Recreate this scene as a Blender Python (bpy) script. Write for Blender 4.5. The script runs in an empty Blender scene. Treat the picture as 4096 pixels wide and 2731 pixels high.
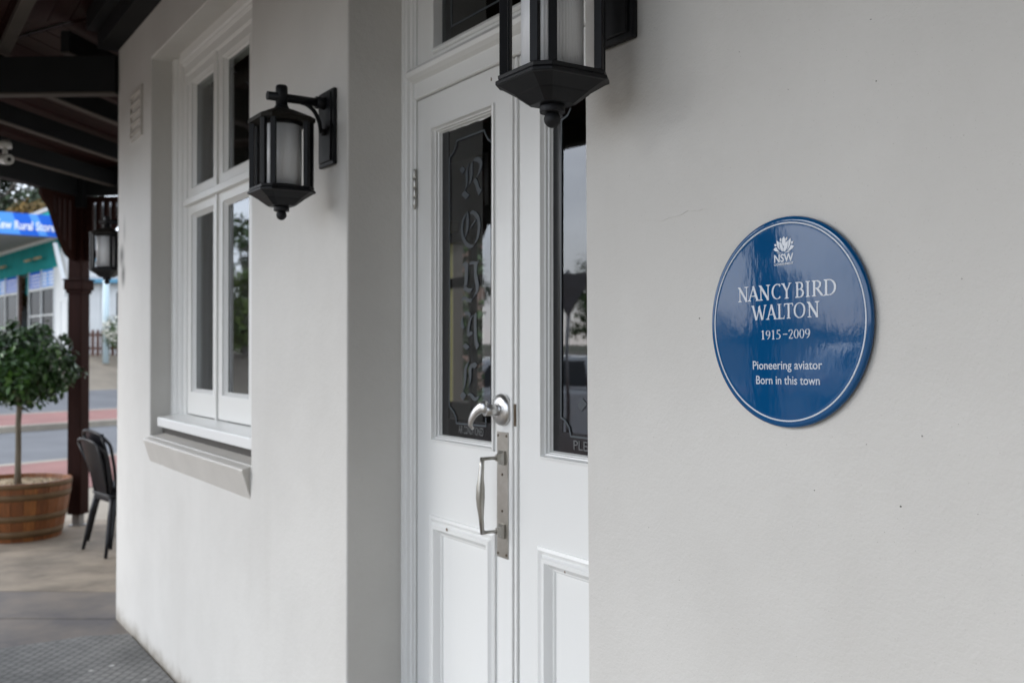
import bpy, bmesh, math, random
from mathutils import Vector, Matrix
random.seed(7)
R = math.radians
SC = bpy.context.scene
COL = SC.collection

# ---------------------------------------------------------------- camera, sky, sun, exposure
# World frame: X runs along the hotel's front wall, the wall's face is Y=0, the street is at -Y.
CAMY, EYE = 1.215, 1.53
YAW = math.atan(1491/2287)
SA, CA = math.sin(YAW), math.cos(YAW)
def cw(right, ahead):                      # metres to the right of / ahead of the viewer -> ground plan
    return (-(ahead*CA - right*SA), right*CA + ahead*SA - CAMY)
cam = bpy.data.cameras.new('camera'); camo = bpy.data.objects.new('camera', cam); COL.objects.link(camo)
camo.location = (0, -CAMY, EYE)
fwd = Vector((-CA, SA, math.tan(R(0.5)))).normalized()
camo.rotation_euler = fwd.to_track_quat('-Z', 'Y').to_euler()
cam.lens = 35.0; cam.sensor_width = 36.0; cam.clip_start = 0.05; cam.clip_end = 2000
cam.dof.use_dof = True; cam.dof.focus_distance = 1.75; cam.dof.aperture_fstop = 5.4
SC.camera = camo
SUN_EL, SUN_AZ = 27, (-0.64, -0.77)
wd = bpy.data.worlds.new('World'); SC.world = wd; wd.use_nodes = True
n = wd.node_tree; n.nodes.clear()
out = n.nodes.new('ShaderNodeOutputWorld'); bg = n.nodes.new('ShaderNodeBackground')
sky = n.nodes.new('ShaderNodeTexSky'); sky.sky_type = 'NISHITA'; sky.sun_disc = False
sky.sun_elevation = R(SUN_EL); sky.sun_rotation = math.atan2(SUN_AZ[0], SUN_AZ[1])
tc = n.nodes.new('ShaderNodeTexCoord'); mp = n.nodes.new('ShaderNodeMapping'); mp.inputs['Scale'].default_value = (1, 1, 2.6)
nz = n.nodes.new('ShaderNodeTexNoise'); nz.inputs['Scale'].default_value = 2.6; nz.inputs['Detail'].default_value = 7; nz.inputs['Roughness'].default_value = .55
cr = n.nodes.new('ShaderNodeValToRGB'); cr.color_ramp.elements[0].position = .32; cr.color_ramp.elements[1].position = .68
cr.color_ramp.elements[0].color = (3.2, 3.6, 4.3, 1); cr.color_ramp.elements[1].color = (6.5, 6.9, 7.6, 1)
mx = n.nodes.new('ShaderNodeMix'); mx.data_type = 'RGBA'; mx.inputs[0].default_value = .88
L = n.links.new
L(tc.outputs['Generated'], mp.inputs[0]); L(mp.outputs[0], nz.inputs['Vector']); L(nz.outputs[0], cr.inputs[0])
L(sky.outputs[0], mx.inputs[6]); L(cr.outputs[0], mx.inputs[7]); L(mx.outputs[2], bg.inputs[0])
bg.inputs[1].default_value = 0.15; L(bg.outputs[0], out.inputs[0])
sl = bpy.data.lights.new('sun', 'SUN'); sl.energy = 0.75; sl.angle = R(34); sl.color = (1, .98, .955)
so = bpy.data.objects.new('sun', sl); COL.objects.link(so)
sd = Vector((SUN_AZ[0]*math.cos(R(SUN_EL)), SUN_AZ[1]*math.cos(R(SUN_EL)), math.sin(R(SUN_EL))))
so.rotation_euler = (-sd).to_track_quat('-Z', 'Y').to_euler()
vs = SC.view_settings; vs.view_transform = 'Standard'; vs.look = 'None'; vs.gamma = 1; vs.use_curve_mapping = False
vs.exposure = 1.54
SC.render.engine = 'CYCLES'
SC.cycles.max_bounces = 10; SC.cycles.diffuse_bounces = 6; SC.cycles.glossy_bounces = 4; SC.cycles.transparent_max_bounces = 12
SC.cycles.sample_clamp_indirect = 8

# ---------------------------------------------------------------- materials
def lin(c): return tuple(((v/12.92) if v <= .04045 else ((v+.055)/1.055)**2.4) for v in c)
MATS = {}
def mat(name, col, rough=.6, metal=0, bump=0, bscale=60, bdet=4, var=0, vscale=3, col2=None, spec=.5, coat=0, stretch=(1, 1, 1), bdist=.002, vdet=5, contrast=(.35, .65)):
    m = bpy.data.materials.new(name); m.use_nodes = True; t = m.node_tree; p = t.nodes['Principled BSDF']
    p.inputs['Roughness'].default_value = rough; p.inputs['Metallic'].default_value = metal
    p.inputs['Specular IOR Level'].default_value = spec; p.inputs['Coat Weight'].default_value = coat; p.inputs['Coat Roughness'].default_value = .05
    p.inputs['Base Color'].default_value = (*col, 1)
    tc = t.nodes.new('ShaderNodeTexCoord'); mp = t.nodes.new('ShaderNodeMapping'); mp.inputs['Scale'].default_value = stretch
    t.links.new(tc.outputs['Object'], mp.inputs[0])
    if var or col2:
        nz = t.nodes.new('ShaderNodeTexNoise'); nz.inputs['Scale'].default_value = vscale; nz.inputs['Detail'].default_value = vdet; nz.inputs['Roughness'].default_value = .6
        t.links.new(mp.outputs[0], nz.inputs['Vector'])
        r = t.nodes.new('ShaderNodeValToRGB'); r.color_ramp.elements[0].position, r.color_ramp.elements[1].position = contrast
        c2 = col2 if col2 else tuple(v*(1-var) for v in col)
        r.color_ramp.elements[0].color = (*c2, 1); r.color_ramp.elements[1].color = (*col, 1)
        t.links.new(nz.outputs[0], r.inputs[0]); t.links.new(r.outputs[0], p.inputs['Base Color'])
    if bump:
        nb = t.nodes.new('ShaderNodeTexNoise'); nb.inputs['Scale'].default_value = bscale; nb.inputs['Detail'].default_value = bdet
        t.links.new(mp.outputs[0], nb.inputs['Vector'])
        b = t.nodes.new('ShaderNodeBump'); b.inputs['Strength'].default_value = bump; b.inputs['Distance'].default_value = bdist
        t.links.new(nb.outputs[0], b.inputs['Height']); t.links.new(b.outputs[0], p.inputs['Normal'])
    MATS[name] = m; return m
def glass(name, tint=(.9, .93, .92), ior=1.75, bump=0):
    m = bpy.data.materials.new(name); m.use_nodes = True; t = m.node_tree; t.nodes.clear()
    o = t.nodes.new('ShaderNodeOutputMaterial'); mx = t.nodes.new('ShaderNodeMixShader'); f = t.nodes.new('ShaderNodeFresnel'); f.inputs[0].default_value = ior
    tr = t.nodes.new('ShaderNodeBsdfTransparent'); tr.inputs[0].default_value = (*tint, 1)
    g = t.nodes.new('ShaderNodeBsdfGlossy'); g.inputs['Roughness'].default_value = .012; g.inputs[0].default_value = (.93, .96, 1, 1)
    if bump:
        tc = t.nodes.new('ShaderNodeTexCoord'); nb = t.nodes.new('ShaderNodeTexNoise'); nb.inputs['Scale'].default_value = 3.5
        b = t.nodes.new('ShaderNodeBump'); b.inputs['Strength'].default_value = bump; b.inputs['Distance'].default_value = .004
        t.links.new(tc.outputs['Object'], nb.inputs[0]); t.links.new(nb.outputs[0], b.inputs['Height']); t.links.new(b.outputs[0], g.inputs['Normal'])
    ge = t.nodes.new('ShaderNodeNewGeometry'); sb = t.nodes.new('ShaderNodeMath'); sb.operation = 'SUBTRACT'; sb.inputs[0].default_value = 1; t.links.new(ge.outputs['Backfacing'], sb.inputs[1])
    mu = t.nodes.new('ShaderNodeMath'); mu.operation = 'MULTIPLY'; t.links.new(f.outputs[0], mu.inputs[0]); t.links.new(sb.outputs[0], mu.inputs[1])   # one reflection per pane, none at the exit face
    t.links.new(mu.outputs[0], mx.inputs[0]); t.links.new(tr.outputs[0], mx.inputs[1]); t.links.new(g.outputs[0], mx.inputs[2]); t.links.new(mx.outputs[0], o.inputs[0])
    MATS[name] = m; return m

def wall_material():
    m = bpy.data.materials.new('render_wall'); m.use_nodes = True; t = m.node_tree; N = t.nodes; Lk = t.links.new
    p = N['Principled BSDF']; p.inputs['Roughness'].default_value = .55; p.inputs['Specular IOR Level'].default_value = .35
    tc = N.new('ShaderNodeTexCoord'); P = tc.outputs['Object']
    def noise(scale, det=5, rough=.6, stretch=None):
        q = N.new('ShaderNodeTexNoise'); q.inputs['Scale'].default_value = scale; q.inputs['Detail'].default_value = det; q.inputs['Roughness'].default_value = rough
        if stretch:
            mp = N.new('ShaderNodeMapping'); mp.inputs['Scale'].default_value = stretch; Lk(P, mp.inputs[0]); Lk(mp.outputs[0], q.inputs['Vector'])
        else: Lk(P, q.inputs['Vector'])
        return q.outputs[0]
    def rng(v, a, b, c=0, d=1):
        q = N.new('ShaderNodeMapRange'); q.inputs[1].default_value = a; q.inputs[2].default_value = b; q.inputs[3].default_value = c; q.inputs[4].default_value = d
        q.interpolation_type = 'SMOOTHSTEP'; Lk(v, q.inputs[0]); return q.outputs[0]
    def mth(op, a, b):
        q = N.new('ShaderNodeMath'); q.operation = op; q.use_clamp = False
        for i, v in enumerate((a, b)):
            if isinstance(v, (int, float)): q.inputs[i].default_value = v
            else: Lk(v, q.inputs[i])
        return q.outputs[0]
    def mixc(f, a, b):
        q = N.new('ShaderNodeMix'); q.data_type = 'RGBA'
        if isinstance(f, (int, float)): q.inputs[0].default_value = f
        else: Lk(f, q.inputs[0])
        for i, v in ((6, a), (7, b)):
            if isinstance(v, tuple): q.inputs[i].default_value = (*v, 1)
            else: Lk(v, q.inputs[i])
        return q.outputs[2]
    base = mixc(rng(noise(1.6), .35, .65), (.595, .582, .552), (.555, .542, .513))
    base = mixc(mth('MULTIPLY', rng(noise(2.2, 5, .6, (2.6, 2.6, .35)), .52, .75), .14), base, (.47, .45, .41))
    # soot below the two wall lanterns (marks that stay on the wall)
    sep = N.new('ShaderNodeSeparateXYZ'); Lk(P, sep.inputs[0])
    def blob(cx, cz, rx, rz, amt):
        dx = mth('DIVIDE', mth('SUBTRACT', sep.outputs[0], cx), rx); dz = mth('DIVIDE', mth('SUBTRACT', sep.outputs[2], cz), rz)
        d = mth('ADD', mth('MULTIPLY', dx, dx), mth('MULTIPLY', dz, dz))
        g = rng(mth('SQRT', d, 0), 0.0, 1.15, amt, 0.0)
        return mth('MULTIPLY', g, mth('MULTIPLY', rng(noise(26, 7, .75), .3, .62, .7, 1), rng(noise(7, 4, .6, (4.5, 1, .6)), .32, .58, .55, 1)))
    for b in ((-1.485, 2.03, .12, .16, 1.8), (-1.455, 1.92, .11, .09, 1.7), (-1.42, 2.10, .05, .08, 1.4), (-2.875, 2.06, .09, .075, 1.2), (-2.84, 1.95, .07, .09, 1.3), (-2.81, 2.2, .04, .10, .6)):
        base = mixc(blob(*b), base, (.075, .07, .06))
    foot = mth('MULTIPLY', rng(mth('ADD', sep.outputs[2], mth('MULTIPLY', noise(9, 5, .7), -.16)), -.10, .02, 1, 0), .8)
    base = mixc(foot, base, (.17, .14, .10))
    base = mixc(rng(noise(420, 2, .5), .70, .74), base, (.30, .28, .25))
    vo = N.new('ShaderNodeTexVoronoi'); vo.inputs['Scale'].default_value = 7; Lk(P, vo.inputs['Vector'])
    spot = mth('MULTIPLY', rng(vo.outputs['Distance'], .018, .034, 1, 0), rng(noise(3.1), .52, .56))
    base = mixc(mth('MULTIPLY', spot, .75), base, (.14, .14, .15))
    Lk(base, p.inputs['Base Color'])
    h = mth('ADD', mth('MULTIPLY', noise(170, 3, .6), .6), mth('ADD', mth('MULTIPLY', noise(60, 3, .5), .7), mth('MULTIPLY', noise(5, 3, .5), 3.0)))
    b = N.new('ShaderNodeBump'); b.inputs['Strength'].default_value = .55; b.inputs['Distance'].default_value = .0022
    Lk(h, b.inputs['Height']); Lk(b.outputs[0], p.inputs['Normal'])
    MATS['wall'] = m
wall_material()
mat('white_paint', (.76, .765, .75), .27, bump=.34, bscale=9, bdet=6, stretch=(6, 6, 1.2), bdist=.0010)
mat('white_paint_window', (.73, .73, .705), .35, bump=.3, bscale=40, bdet=5, bdist=.0010)
mat('gap_scuff_dark', (.05, .045, .04), .8)  # near-black for shade in the joinery gaps, also for scuff marks
mat('chipped', (.16, .10, .06), .9)
mat('crack_grey', (.53, .515, .485), .9)
mat('stone_sill', (.54, .515, .475), .45, bump=.3, bscale=90, var=.08, vscale=6)
mat('black_iron', (.0065, .007, .0085), .45, bump=.2, bscale=300, bdet=2, col2=(.010, .0105, .012), vscale=30, bdist=.0005, spec=.22)
mat('bronze_edge', (.014, .012, .009), .6, spec=.2, bump=.3, bscale=200)
mat('ball_black', (.0085, .009, .011), .55, spec=.3)
mat('frosted_glass', (.72, .73, .74), .35, spec=.4)
mat('steel', (.50, .49, .465), .34, metal=1, bump=.25, bscale=60, bdet=5, col2=(.34, .325, .29), vscale=9, bdist=.0006)
mat('satin_chrome', (.62, .62, .62), .3, metal=1)
mat('brass_dull', (.10, .075, .05), .5, metal=.8)
mat('glass_black', (.006, .006, .007), .18)
mat('etched', (.028, .038, .048), .5)
mat('etched_line', (.038, .050, .060), .5)
mat('decal_grey', (.10, .105, .108), .5)
glass('glazing', (.88, .91, .90), 1.95, bump=.12)
glass('glazing_dark', (.42, .44, .44), 1.75, bump=.1)
glass('shop_glazing', (.12, .13, .13), 1.07)
mat('curtain', (.022, .014, .010), .9, bump=.3, bscale=80, stretch=(8, 8, .5))
mat('net', (.55, .55, .53), .9)
mat('interior_wood', (.075, .04, .022), .5, bump=.2, bscale=30, stretch=(10, 10, 1), var=.4, vscale=8)
mat('interior_wall', (.14, .115, .09), .8, var=.2)
mat('interior_floor', (.06, .04, .025), .4, var=.3)
mat('yellow_frame', (.42, .33, .12), .5)
mat('interior_dark', (.03, .025, .02), .7)
# plaque
m = mat('blue_enamel', (.0018, .068, .195), .05, spec=.55, coat=0, bump=.16, bscale=70, bdet=6, bdist=.0009, stretch=(1.5, 1, .6))
mat('white_enamel', (.60, .64, .70), .25)
# timber etc.
mat('dark_beam', (.011, .012, .013), .7, bump=.2, bscale=40, col2=(.008, .009, .010), vscale=4, spec=.2)
mat('grey_batten', (.075, .066, .058), .7, var=.2, spec=.2)
mat('red_lining', (.022, .0035, .002), .6, spec=.25, bump=.2, bscale=20, stretch=(1, 10, 1), var=.35, vscale=6)
mat('maroon_post', (.024, .0075, .0052), .6, spec=.08, bump=.25, bscale=30, stretch=(6, 6, .6), var=.3, vscale=5)
mat('galv', (.25, .25, .25), .5, metal=.7)
mat('corrugated', (.3, .31, .32), .5, metal=.5)
mat('chair_black', (.008, .0085, .011), .4, spec=.3)
mat('stave1', (.25, .083, .020), .5, bump=.3, bscale=25, stretch=(5, 5, .7), var=.4, vscale=9)
mat('stave2', (.205, .066, .017), .5, bump=.3, bscale=25, stretch=(5, 5, .7), var=.4, vscale=9)
mat('stave3', (.30, .108, .026), .5, bump=.3, bscale=25, stretch=(5, 5, .7), var=.35, vscale=9)
mat('hoop', (.15, .085, .035), .7, metal=0, var=.3, vscale=12)
mat('mulch', (.42, .31, .18), .9, var=.6, vscale=50)
mat('bark', (.17, .14, .10), .85, bump=.5, bscale=40, stretch=(1, 1, .3), var=.4, vscale=14)
mat('bark_grey', (.24, .22, .19), .85, bump=.5, bscale=6, var=.4, vscale=2)
def leafmat(name, c, c2, rough=.45, tr=.25):
    m = mat(name, c, rough, col2=c2, vscale=2.5, vdet=3, spec=.4)
    return m
leafmat('leaf_gloss', (.032, .088, .014), (.010, .034, .008), .38)
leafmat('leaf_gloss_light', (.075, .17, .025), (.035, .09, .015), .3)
leafmat('leaf_gum', (.045, .068, .030), (.022, .038, .018), .55)
leafmat('leaf_orange', (.19, .105, .016), (.09, .06, .012), .6)
leafmat('leaf_green', (.07, .12, .03), (.03, .06, .018), .5)
leafmat('leaf_lime', (.15, .20, .04), (.08, .13, .03), .5)
mat('flowers', (.6, .58, .5), .8)
mat('concrete', (.27, .222, .168), .85, bump=.5, bscale=50, col2=(.145, .118, .088), vscale=2.4, vdet=12, contrast=(.36, .62), bdist=.004, stretch=(1.3, 1, 1))
mat('concrete_damp', (.15, .122, .095), .6, bump=.5, bscale=60, col2=(.07, .06, .056), vscale=2.6, vdet=8, contrast=(.35, .65), bdist=.003)
mat('footpath', (.27, .235, .185), .85, bump=.3, bscale=50, var=.2, vscale=1.5)
mat('red_paver', (.20, .085, .07), .8, bump=.3, bscale=30, col2=(.15, .058, .048), vscale=1.3)
mat('asphalt', (.095, .098, .105), .85, bump=.4, bscale=60, var=.25, vscale=.8)
mat('kerb', (.28, .25, .20), .85, bump=.3, bscale=30, col2=(.18, .16, .13), vscale=1.2)
mat('driveway', (.20, .17, .13), .9, var=.35, vscale=.7)
mat('earth', (.12, .10, .065), .95, col2=(.06, .08, .03), vscale=.25)
mat('line_paint', (.7, .7, .68), .7)
mat('grass', (.12, .17, .04), .9, col2=(.07, .11, .03), vscale=3)
mat('teal', (.02, .27, .275), .9, spec=.08, var=.18, vscale=1)
mat('house_white', (.60, .62, .62), .6, var=.08, vscale=1)
mat('soffit_grey', (.32, .32, .31), .7, var=.15)
mat('sign_blue', (.025, .13, .60), .8, spec=.1)
mat('sign_pale', (.10, .32, .78), .8, spec=.1)
mat('sign_white', (.8, .82, .85), .5)
mat('gutter_blue', (.07, .22, .33), .5)
mat('roof_grey', (.25, .26, .27), .6)
mat('picket_brown', (.11, .05, .035), .8, var=.4, vscale=4)
mat('pale_pole', (.42, .52, .55), .5)
mat('mustard', (.38, .27, .13), .6)
mat('door_grey', (.55, .57, .58), .5)
mat('shop_inside', (.03, .027, .024), .8, col2=(.010, .010, .011), vscale=2)
mat('cctv', (.5, .5, .47), .35)
mat('lens_black', (.01, .01, .01), .1)
mat('car_white', (.62, .63, .64), .12, coat=.6)
mat('car_dark', (.01, .012, .014), .08)
mat('tyre', (.015, .015, .015), .8)
mat('alloy', (.35, .36, .37), .35, metal=.8)
mat('sign_back', (.13, .12, .12), .5, metal=.3)
mat('red_sign', (.5, .03, .03), .5)

def mat_rubber():                              # rubber mat with fine diamond ribs
    m = mat('rubber_mat', (.20, .197, .188), .8, col2=(.105, .104, .10), vscale=2.4, vdet=8); t = m.node_tree; p = t.nodes['Principled BSDF']
    tc = t.nodes.new('ShaderNodeTexCoord'); mp = t.nodes.new('ShaderNodeMapping'); mp.inputs['Rotation'].default_value = (0, 0, R(38)); t.links.new(tc.outputs['Object'], mp.inputs[0])
    ch = t.nodes.new('ShaderNodeTexBrick'); ch.inputs['Scale'].default_value = 9.5; ch.inputs['Mortar Size'].default_value = .03; ch.inputs['Mortar Smooth'].default_value = .6
    ch.inputs['Color1'].default_value = (1, 1, 1, 1); ch.inputs['Color2'].default_value = (.8, .8, .8, 1); ch.inputs['Mortar'].default_value = (0, 0, 0, 1); ch.inputs['Row Height'].default_value = .42
    t.links.new(mp.outputs[0], ch.inputs[0]); b = t.nodes.new('ShaderNodeBump'); b.inputs['Strength'].default_value = 1; b.inputs['Distance'].default_value = .006
    t.links.new(ch.outputs[0], b.inputs['Height']); t.links.new(b.outputs[0], p.inputs['Normal'])
    # pale droppings and dirt
    vo = t.nodes.new('ShaderNodeTexVoronoi'); vo.inputs['Scale'].default_value = 9; t.links.new(tc.outputs['Object'], vo.inputs['Vector'])
    nz = t.nodes.new('ShaderNodeTexNoise'); nz.inputs['Scale'].default_value = 4; t.links.new(tc.outputs['Object'], nz.inputs['Vector'])
    r = t.nodes.new('ShaderNodeMapRange'); r.inputs[1].default_value = .09; r.inputs[2].default_value = .15; r.inputs[3].default_value = 1; r.inputs[4].default_value = 0; t.links.new(vo.outputs['Distance'], r.inputs[0])
    r2 = t.nodes.new('ShaderNodeMapRange'); r2.inputs[1].default_value = .5; r2.inputs[2].default_value = .6; t.links.new(nz.outputs[0], r2.inputs[0])
    mu = t.nodes.new('ShaderNodeMath'); mu.operation = 'MULTIPLY'; t.links.new(r.outputs[0], mu.inputs[0]); t.links.new(r2.outputs[0], mu.inputs[1])
    old = p.inputs['Base Color'].links[0].from_socket; mx = t.nodes.new('ShaderNodeMix'); mx.data_type = 'RGBA'; mx.inputs[7].default_value = (.42, .42, .40, 1)
    t.links.new(mu.outputs[0], mx.inputs[0]); t.links.new(old, mx.inputs[6])
    mo = t.nodes.new('ShaderNodeMix'); mo.data_type = 'RGBA'; mo.blend_type = 'MULTIPLY'; mo.inputs[0].default_value = .75
    t.links.new(mx.outputs[2], mo.inputs[6]); t.links.new(ch.outputs[0], mo.inputs[7]); t.links.new(mo.outputs[2], p.inputs['Base Color'])
mat_rubber()

# ---------------------------------------------------------------- mesh helpers
class MB:
    def __init__(s): s.v = []; s.f = []; s.sm = []
    def add(s, vs, fs, smooth=False):
        o = len(s.v); s.v += [Vector(p) for p in vs]
        for f in fs: s.f.append([i+o for i in f]); s.sm.append(smooth)
        return s
    def box(s, x0, x1, y0, y1, z0, z1, M=None):
        vs = [Vector(p) for p in ((x0, y0, z0), (x1, y0, z0), (x1, y1, z0), (x0, y1, z0), (x0, y0, z1), (x1, y0, z1), (x1, y1, z1), (x0, y1, z1))]
        if M: vs = [M @ p for p in vs]
        return s.add(vs, [(0, 3, 2, 1), (4, 5, 6, 7), (0, 1, 5, 4), (1, 2, 6, 5), (2, 3, 7, 6), (3, 0, 4, 7)])
    def bar(s, a, b, w, h, up=(0, 0, 1)):       # rectangular beam from a to b
        a, b = Vector(a), Vector(b); d = (b-a); l = d.length; d.normalize(); u = Vector(up); r = d.cross(u).normalized(); u = r.cross(d)
        M = Matrix((( r.x, d.x, u.x, a.x), (r.y, d.y, u.y, a.y), (r.z, d.z, u.z, a.z), (0, 0, 0, 1)))
        return s.box(-w/2, w/2, 0, l, -h/2, h/2, M)
    def tube(s, pts, rad, seg=12, cap=True, flat=1.0, smooth=True):
        pts = [Vector(p) for p in pts]; n_ = len(pts); rad = rad if isinstance(rad, (list, tuple)) else [rad]*n_
        vs = []; ref = None
        for i, p in enumerate(pts):
            d = (pts[min(i+1, n_-1)]-pts[max(i-1, 0)]).normalized()
            if ref is None: ref = Vector((0, 0, 1)) if abs(d.z) < .9 else Vector((1, 0, 0))
            r = d.cross(ref).normalized(); u = r.cross(d).normalized(); ref = u
            for k in range(seg):
                a = 2*math.pi*k/seg; vs.append(p + r*(math.cos(a)*rad[i]) + u*(math.sin(a)*rad[i]*flat))
        fs = [(i*seg+k, i*seg+(k+1) % seg, (i+1)*seg+(k+1) % seg, (i+1)*seg+k) for i in range(n_-1) for k in range(seg)]
        s.add(vs, fs, smooth)
        if cap: o = len(s.v)-len(vs); s.f.append([o+k for k in reversed(range(seg))]); s.sm.append(False); s.f.append([o+(n_-1)*seg+k for k in range(seg)]); s.sm.append(False)
        return s
    def lathe(s, prof, seg=24, M=None, smooth=True, plan=None):   # prof: (r, z); plan: outline multipliers
        vs = []
        for r, z in prof:
            for k in range(seg if plan is None else len(plan)):
                if plan is None: a = 2*math.pi*k/seg; p = Vector((r*math.cos(a), r*math.sin(a), z))
                else: p = Vector((r*plan[k][0], r*plan[k][1], z))
                vs.append(M @ p if M else p)
        q = seg if plan is None else len(plan)
        fs = [(i*q+k, i*q+(k+1) % q, (i+1)*q+(k+1) % q, (i+1)*q+k) for i in range(len(prof)-1) for k in range(q)]
        o = len(s.v); s.add(vs, fs, smooth)
        s.f.append([o+k for k in reversed(range(q))]); s.sm.append(False); s.f.append([o+(len(prof)-1)*q+k for k in range(q)]); s.sm.append(False)
        return s
    def prism(s, poly, y0, y1, ax='y', M=None):   # polygon in (x,z) extruded along y
        k = len(poly)
        vs = [Vector((x, y0, z)) for x, z in poly]+[Vector((x, y1, z)) for x, z in poly]
        if ax == 'z': vs = [Vector((x, y, y0)) for x, y in poly]+[Vector((x, y, y1)) for x, y in poly]
        if ax == 'x': vs = [Vector((y0, x, z)) for x, z in poly]+[Vector((y1, x, z)) for x, z in poly]
        if M: vs = [M @ p for p in vs]
        return s.add(vs, [tuple(range(k)), tuple(reversed(range(k, 2*k)))]+[(i, (i+1) % k, k+(i+1) % k, k+i) for i in range(k)])
    def sphere(s, c, r, seg=20, rings=12, sc=(1, 1, 1)):
        vs = [Vector(c)+Vector((0, 0, -r*sc[2]))]
        for i in range(1, rings):
            t = -math.pi/2+math.pi*i/rings
            for k in range(seg):
                a = 2*math.pi*k/seg; vs.append(Vector(c)+Vector((r*sc[0]*math.cos(t)*math.cos(a), r*sc[1]*math.cos(t)*math.sin(a), r*sc[2]*math.sin(t))))
        vs.append(Vector(c)+Vector((0, 0, r*sc[2])))
        fs = [(0, 1+(k+1) % seg, 1+k) for k in range(seg)]
        for i in range(rings-2): fs += [(1+i*seg+k, 1+i*seg+(k+1) % seg, 1+(i+1)*seg+(k+1) % seg, 1+(i+1)*seg+k) for k in range(seg)]
        e = len(vs)-1; fs += [(e, 1+(rings-2)*seg+k, 1+(rings-2)*seg+(k+1) % seg) for k in range(seg)]
        return s.add(vs, fs, True)
    def build(s, name, m, parent=None, world=False, bevel=0, bseg=2):
        me = bpy.data.meshes.new(name); vs = s.v
        if world and parent is not None:
            q = parent
            while q.parent is not None: q = q.parent
            M = (Matrix.Translation(q.location) @ q.rotation_euler.to_matrix().to_4x4()).inverted(); vs = [M @ p for p in vs]
        me.from_pydata([tuple(p) for p in vs], [], s.f)
        for p_, q_ in zip(me.polygons, s.sm): p_.use_smooth = q_
        me.materials.append(MATS[m] if isinstance(m, str) else m)
        b = bmesh.new(); b.from_mesh(me); bmesh.ops.recalc_face_normals(b, faces=b.faces); b.to_mesh(me); b.free()
        o = bpy.data.objects.new(name, me); COL.objects.link(o); o.parent = parent
        if bevel:
            md = o.modifiers.new('bevel', 'BEVEL'); md.width = bevel; md.segments = bseg; md.limit_method = 'ANGLE'; md.angle_limit = R(30)
        return o
def tag(o, label=None, cat=None, group=None, kind=None):
    for k, v in (('label', label), ('category', cat), ('group', group), ('kind', kind)):
        if v: o[k] = v
    return o
def thing(name, loc=(0, 0, 0), rz=0, label=None, cat=None, group=None):
    o = bpy.data.objects.new(name, None); COL.objects.link(o); o.location = loc; o.rotation_euler = (0, 0, rz); o.empty_display_size = .1
    return tag(o, label, cat, group)
def kids(o): return [c for c in bpy.data.objects if c.parent == o]
def copy_tree(o, parent=None):
    c = o.copy(); COL.objects.link(c); c.parent = parent
    for ch in kids(o): copy_tree(ch, c)
    return c
# point seen from the viewer's eye on a vertical plane Y=const parallel to the wall (survey readings)
def wp(px, py, Y=0.0):
    nn = CAMY+Y; Z = nn*2287/(CA*(px+315)); u = px-1176
    return (-Z*(CA-SA*u/2287), EYE+(804-py)*Z/2287)

# ================================================================ GROUND (setting)
CAMP = Vector((0, -CAMY, 0))
NP = Vector((-.928, -.3726, 0)).normalized(); DS = Vector((-.3726, .928, 0)).normalized()
def strip(name, v0, v1, z0, z1, m, u0=-90, u1=110, kind='structure', dz=.0, parent=None):
    b = MB(); P = [CAMP+NP*v0+DS*u0, CAMP+NP*v0+DS*u1, CAMP+NP*v1+DS*u1, CAMP+NP*v1+DS*u0]
    for p, z in zip(P, (z0, z0, z1, z1)): p.z = z
    b.add(P, [(0, 1, 2, 3)]); o = b.build(name, m); tag(o, kind=kind); return o
D2 = Vector((-.732, .68, 0)).normalized()                         # direction of the hotel's side wall
N2 = Vector((-.68, -.732, 0)).normalized()                        # its outward normal
DF = Vector((-.849, .528, 0)).normalized(); NF = Vector((-.528, -.849, 0)).normalized()   # side wall of the hotel
C1 = Vector((-6.0, 0, 0))                                          # building corner
# verandah floor slabs: raised concrete, each slab its own piece
o = MB().add([(-9, -30, -.135), (14, -30, -.135), (14, 26, -.135), (-9, 26, -.135)], [(0, 1, 2, 3)]).build('ground', 'earth'); tag(o, kind='structure')
g = MB(); R0 = [(-260, -260), (260, -260), (260, 260), (-260, 260)]
g.add([(x, y, -.62) for x, y in R0], [(0, 1, 2, 3)]); tag(g.build('ground', 'earth'), kind='structure')
strip('footpath', -60, 10.3, -.012, -.012, 'footpath')
strip('paved_strip', 10.3, 13.1, -.004, -.004, 'red_paver')
def kerbmesh(name, v0, v1, z0, z1):
    b = MB(); P = [CAMP+NP*v0+DS*-90, CAMP+NP*v0+DS*110, CAMP+NP*v1+DS*110, CAMP+NP*v1+DS*-90]
    b.add([Vector((p.x, p.y, z)) for z in (z0, z1) for p in P], [(0, 3, 2, 1), (4, 5, 6, 7), (0, 1, 5, 4), (1, 2, 6, 5), (2, 3, 7, 6), (3, 0, 4, 7)])
    tag(b.build(name, 'kerb', bevel=.02), kind='structure')
kerbmesh('kerb', 13.1, 13.3, -.3, .0)
strip('road', 13.28, 19.5, -.13, -.10, 'asphalt')
kerbmesh('kerb', 19.4, 19.62, -.3, .03)
strip('median', 19.6, 22.9, .025, .03, 'red_paver')
kerbmesh('kerb', 22.88, 23.1, -.3, .04)
strip('road', 23.05, 27.5, -.09, .33, 'asphalt')
strip('driveway', 27.5, 31.2, .33, 1.40, 'driveway')
strip('ground', 31.2, 60, 1.40, 1.5, 'driveway')
strip('ground', 60, 230, 1.5, 3.0, 'earth')
for k in range(-6, 12):                                            # dashed centre line of the near road
    b = MB(); a = CAMP+NP*16.35+DS*(k*6.0); P = [a, a+DS*2.6, a+DS*2.6+NP*.12, a+NP*.12]
    for p in P: p.z = -.107
    tag(b.add(P, [(0, 1, 2, 3)]).build('road_marking', 'line_paint'), kind='structure')

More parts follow.
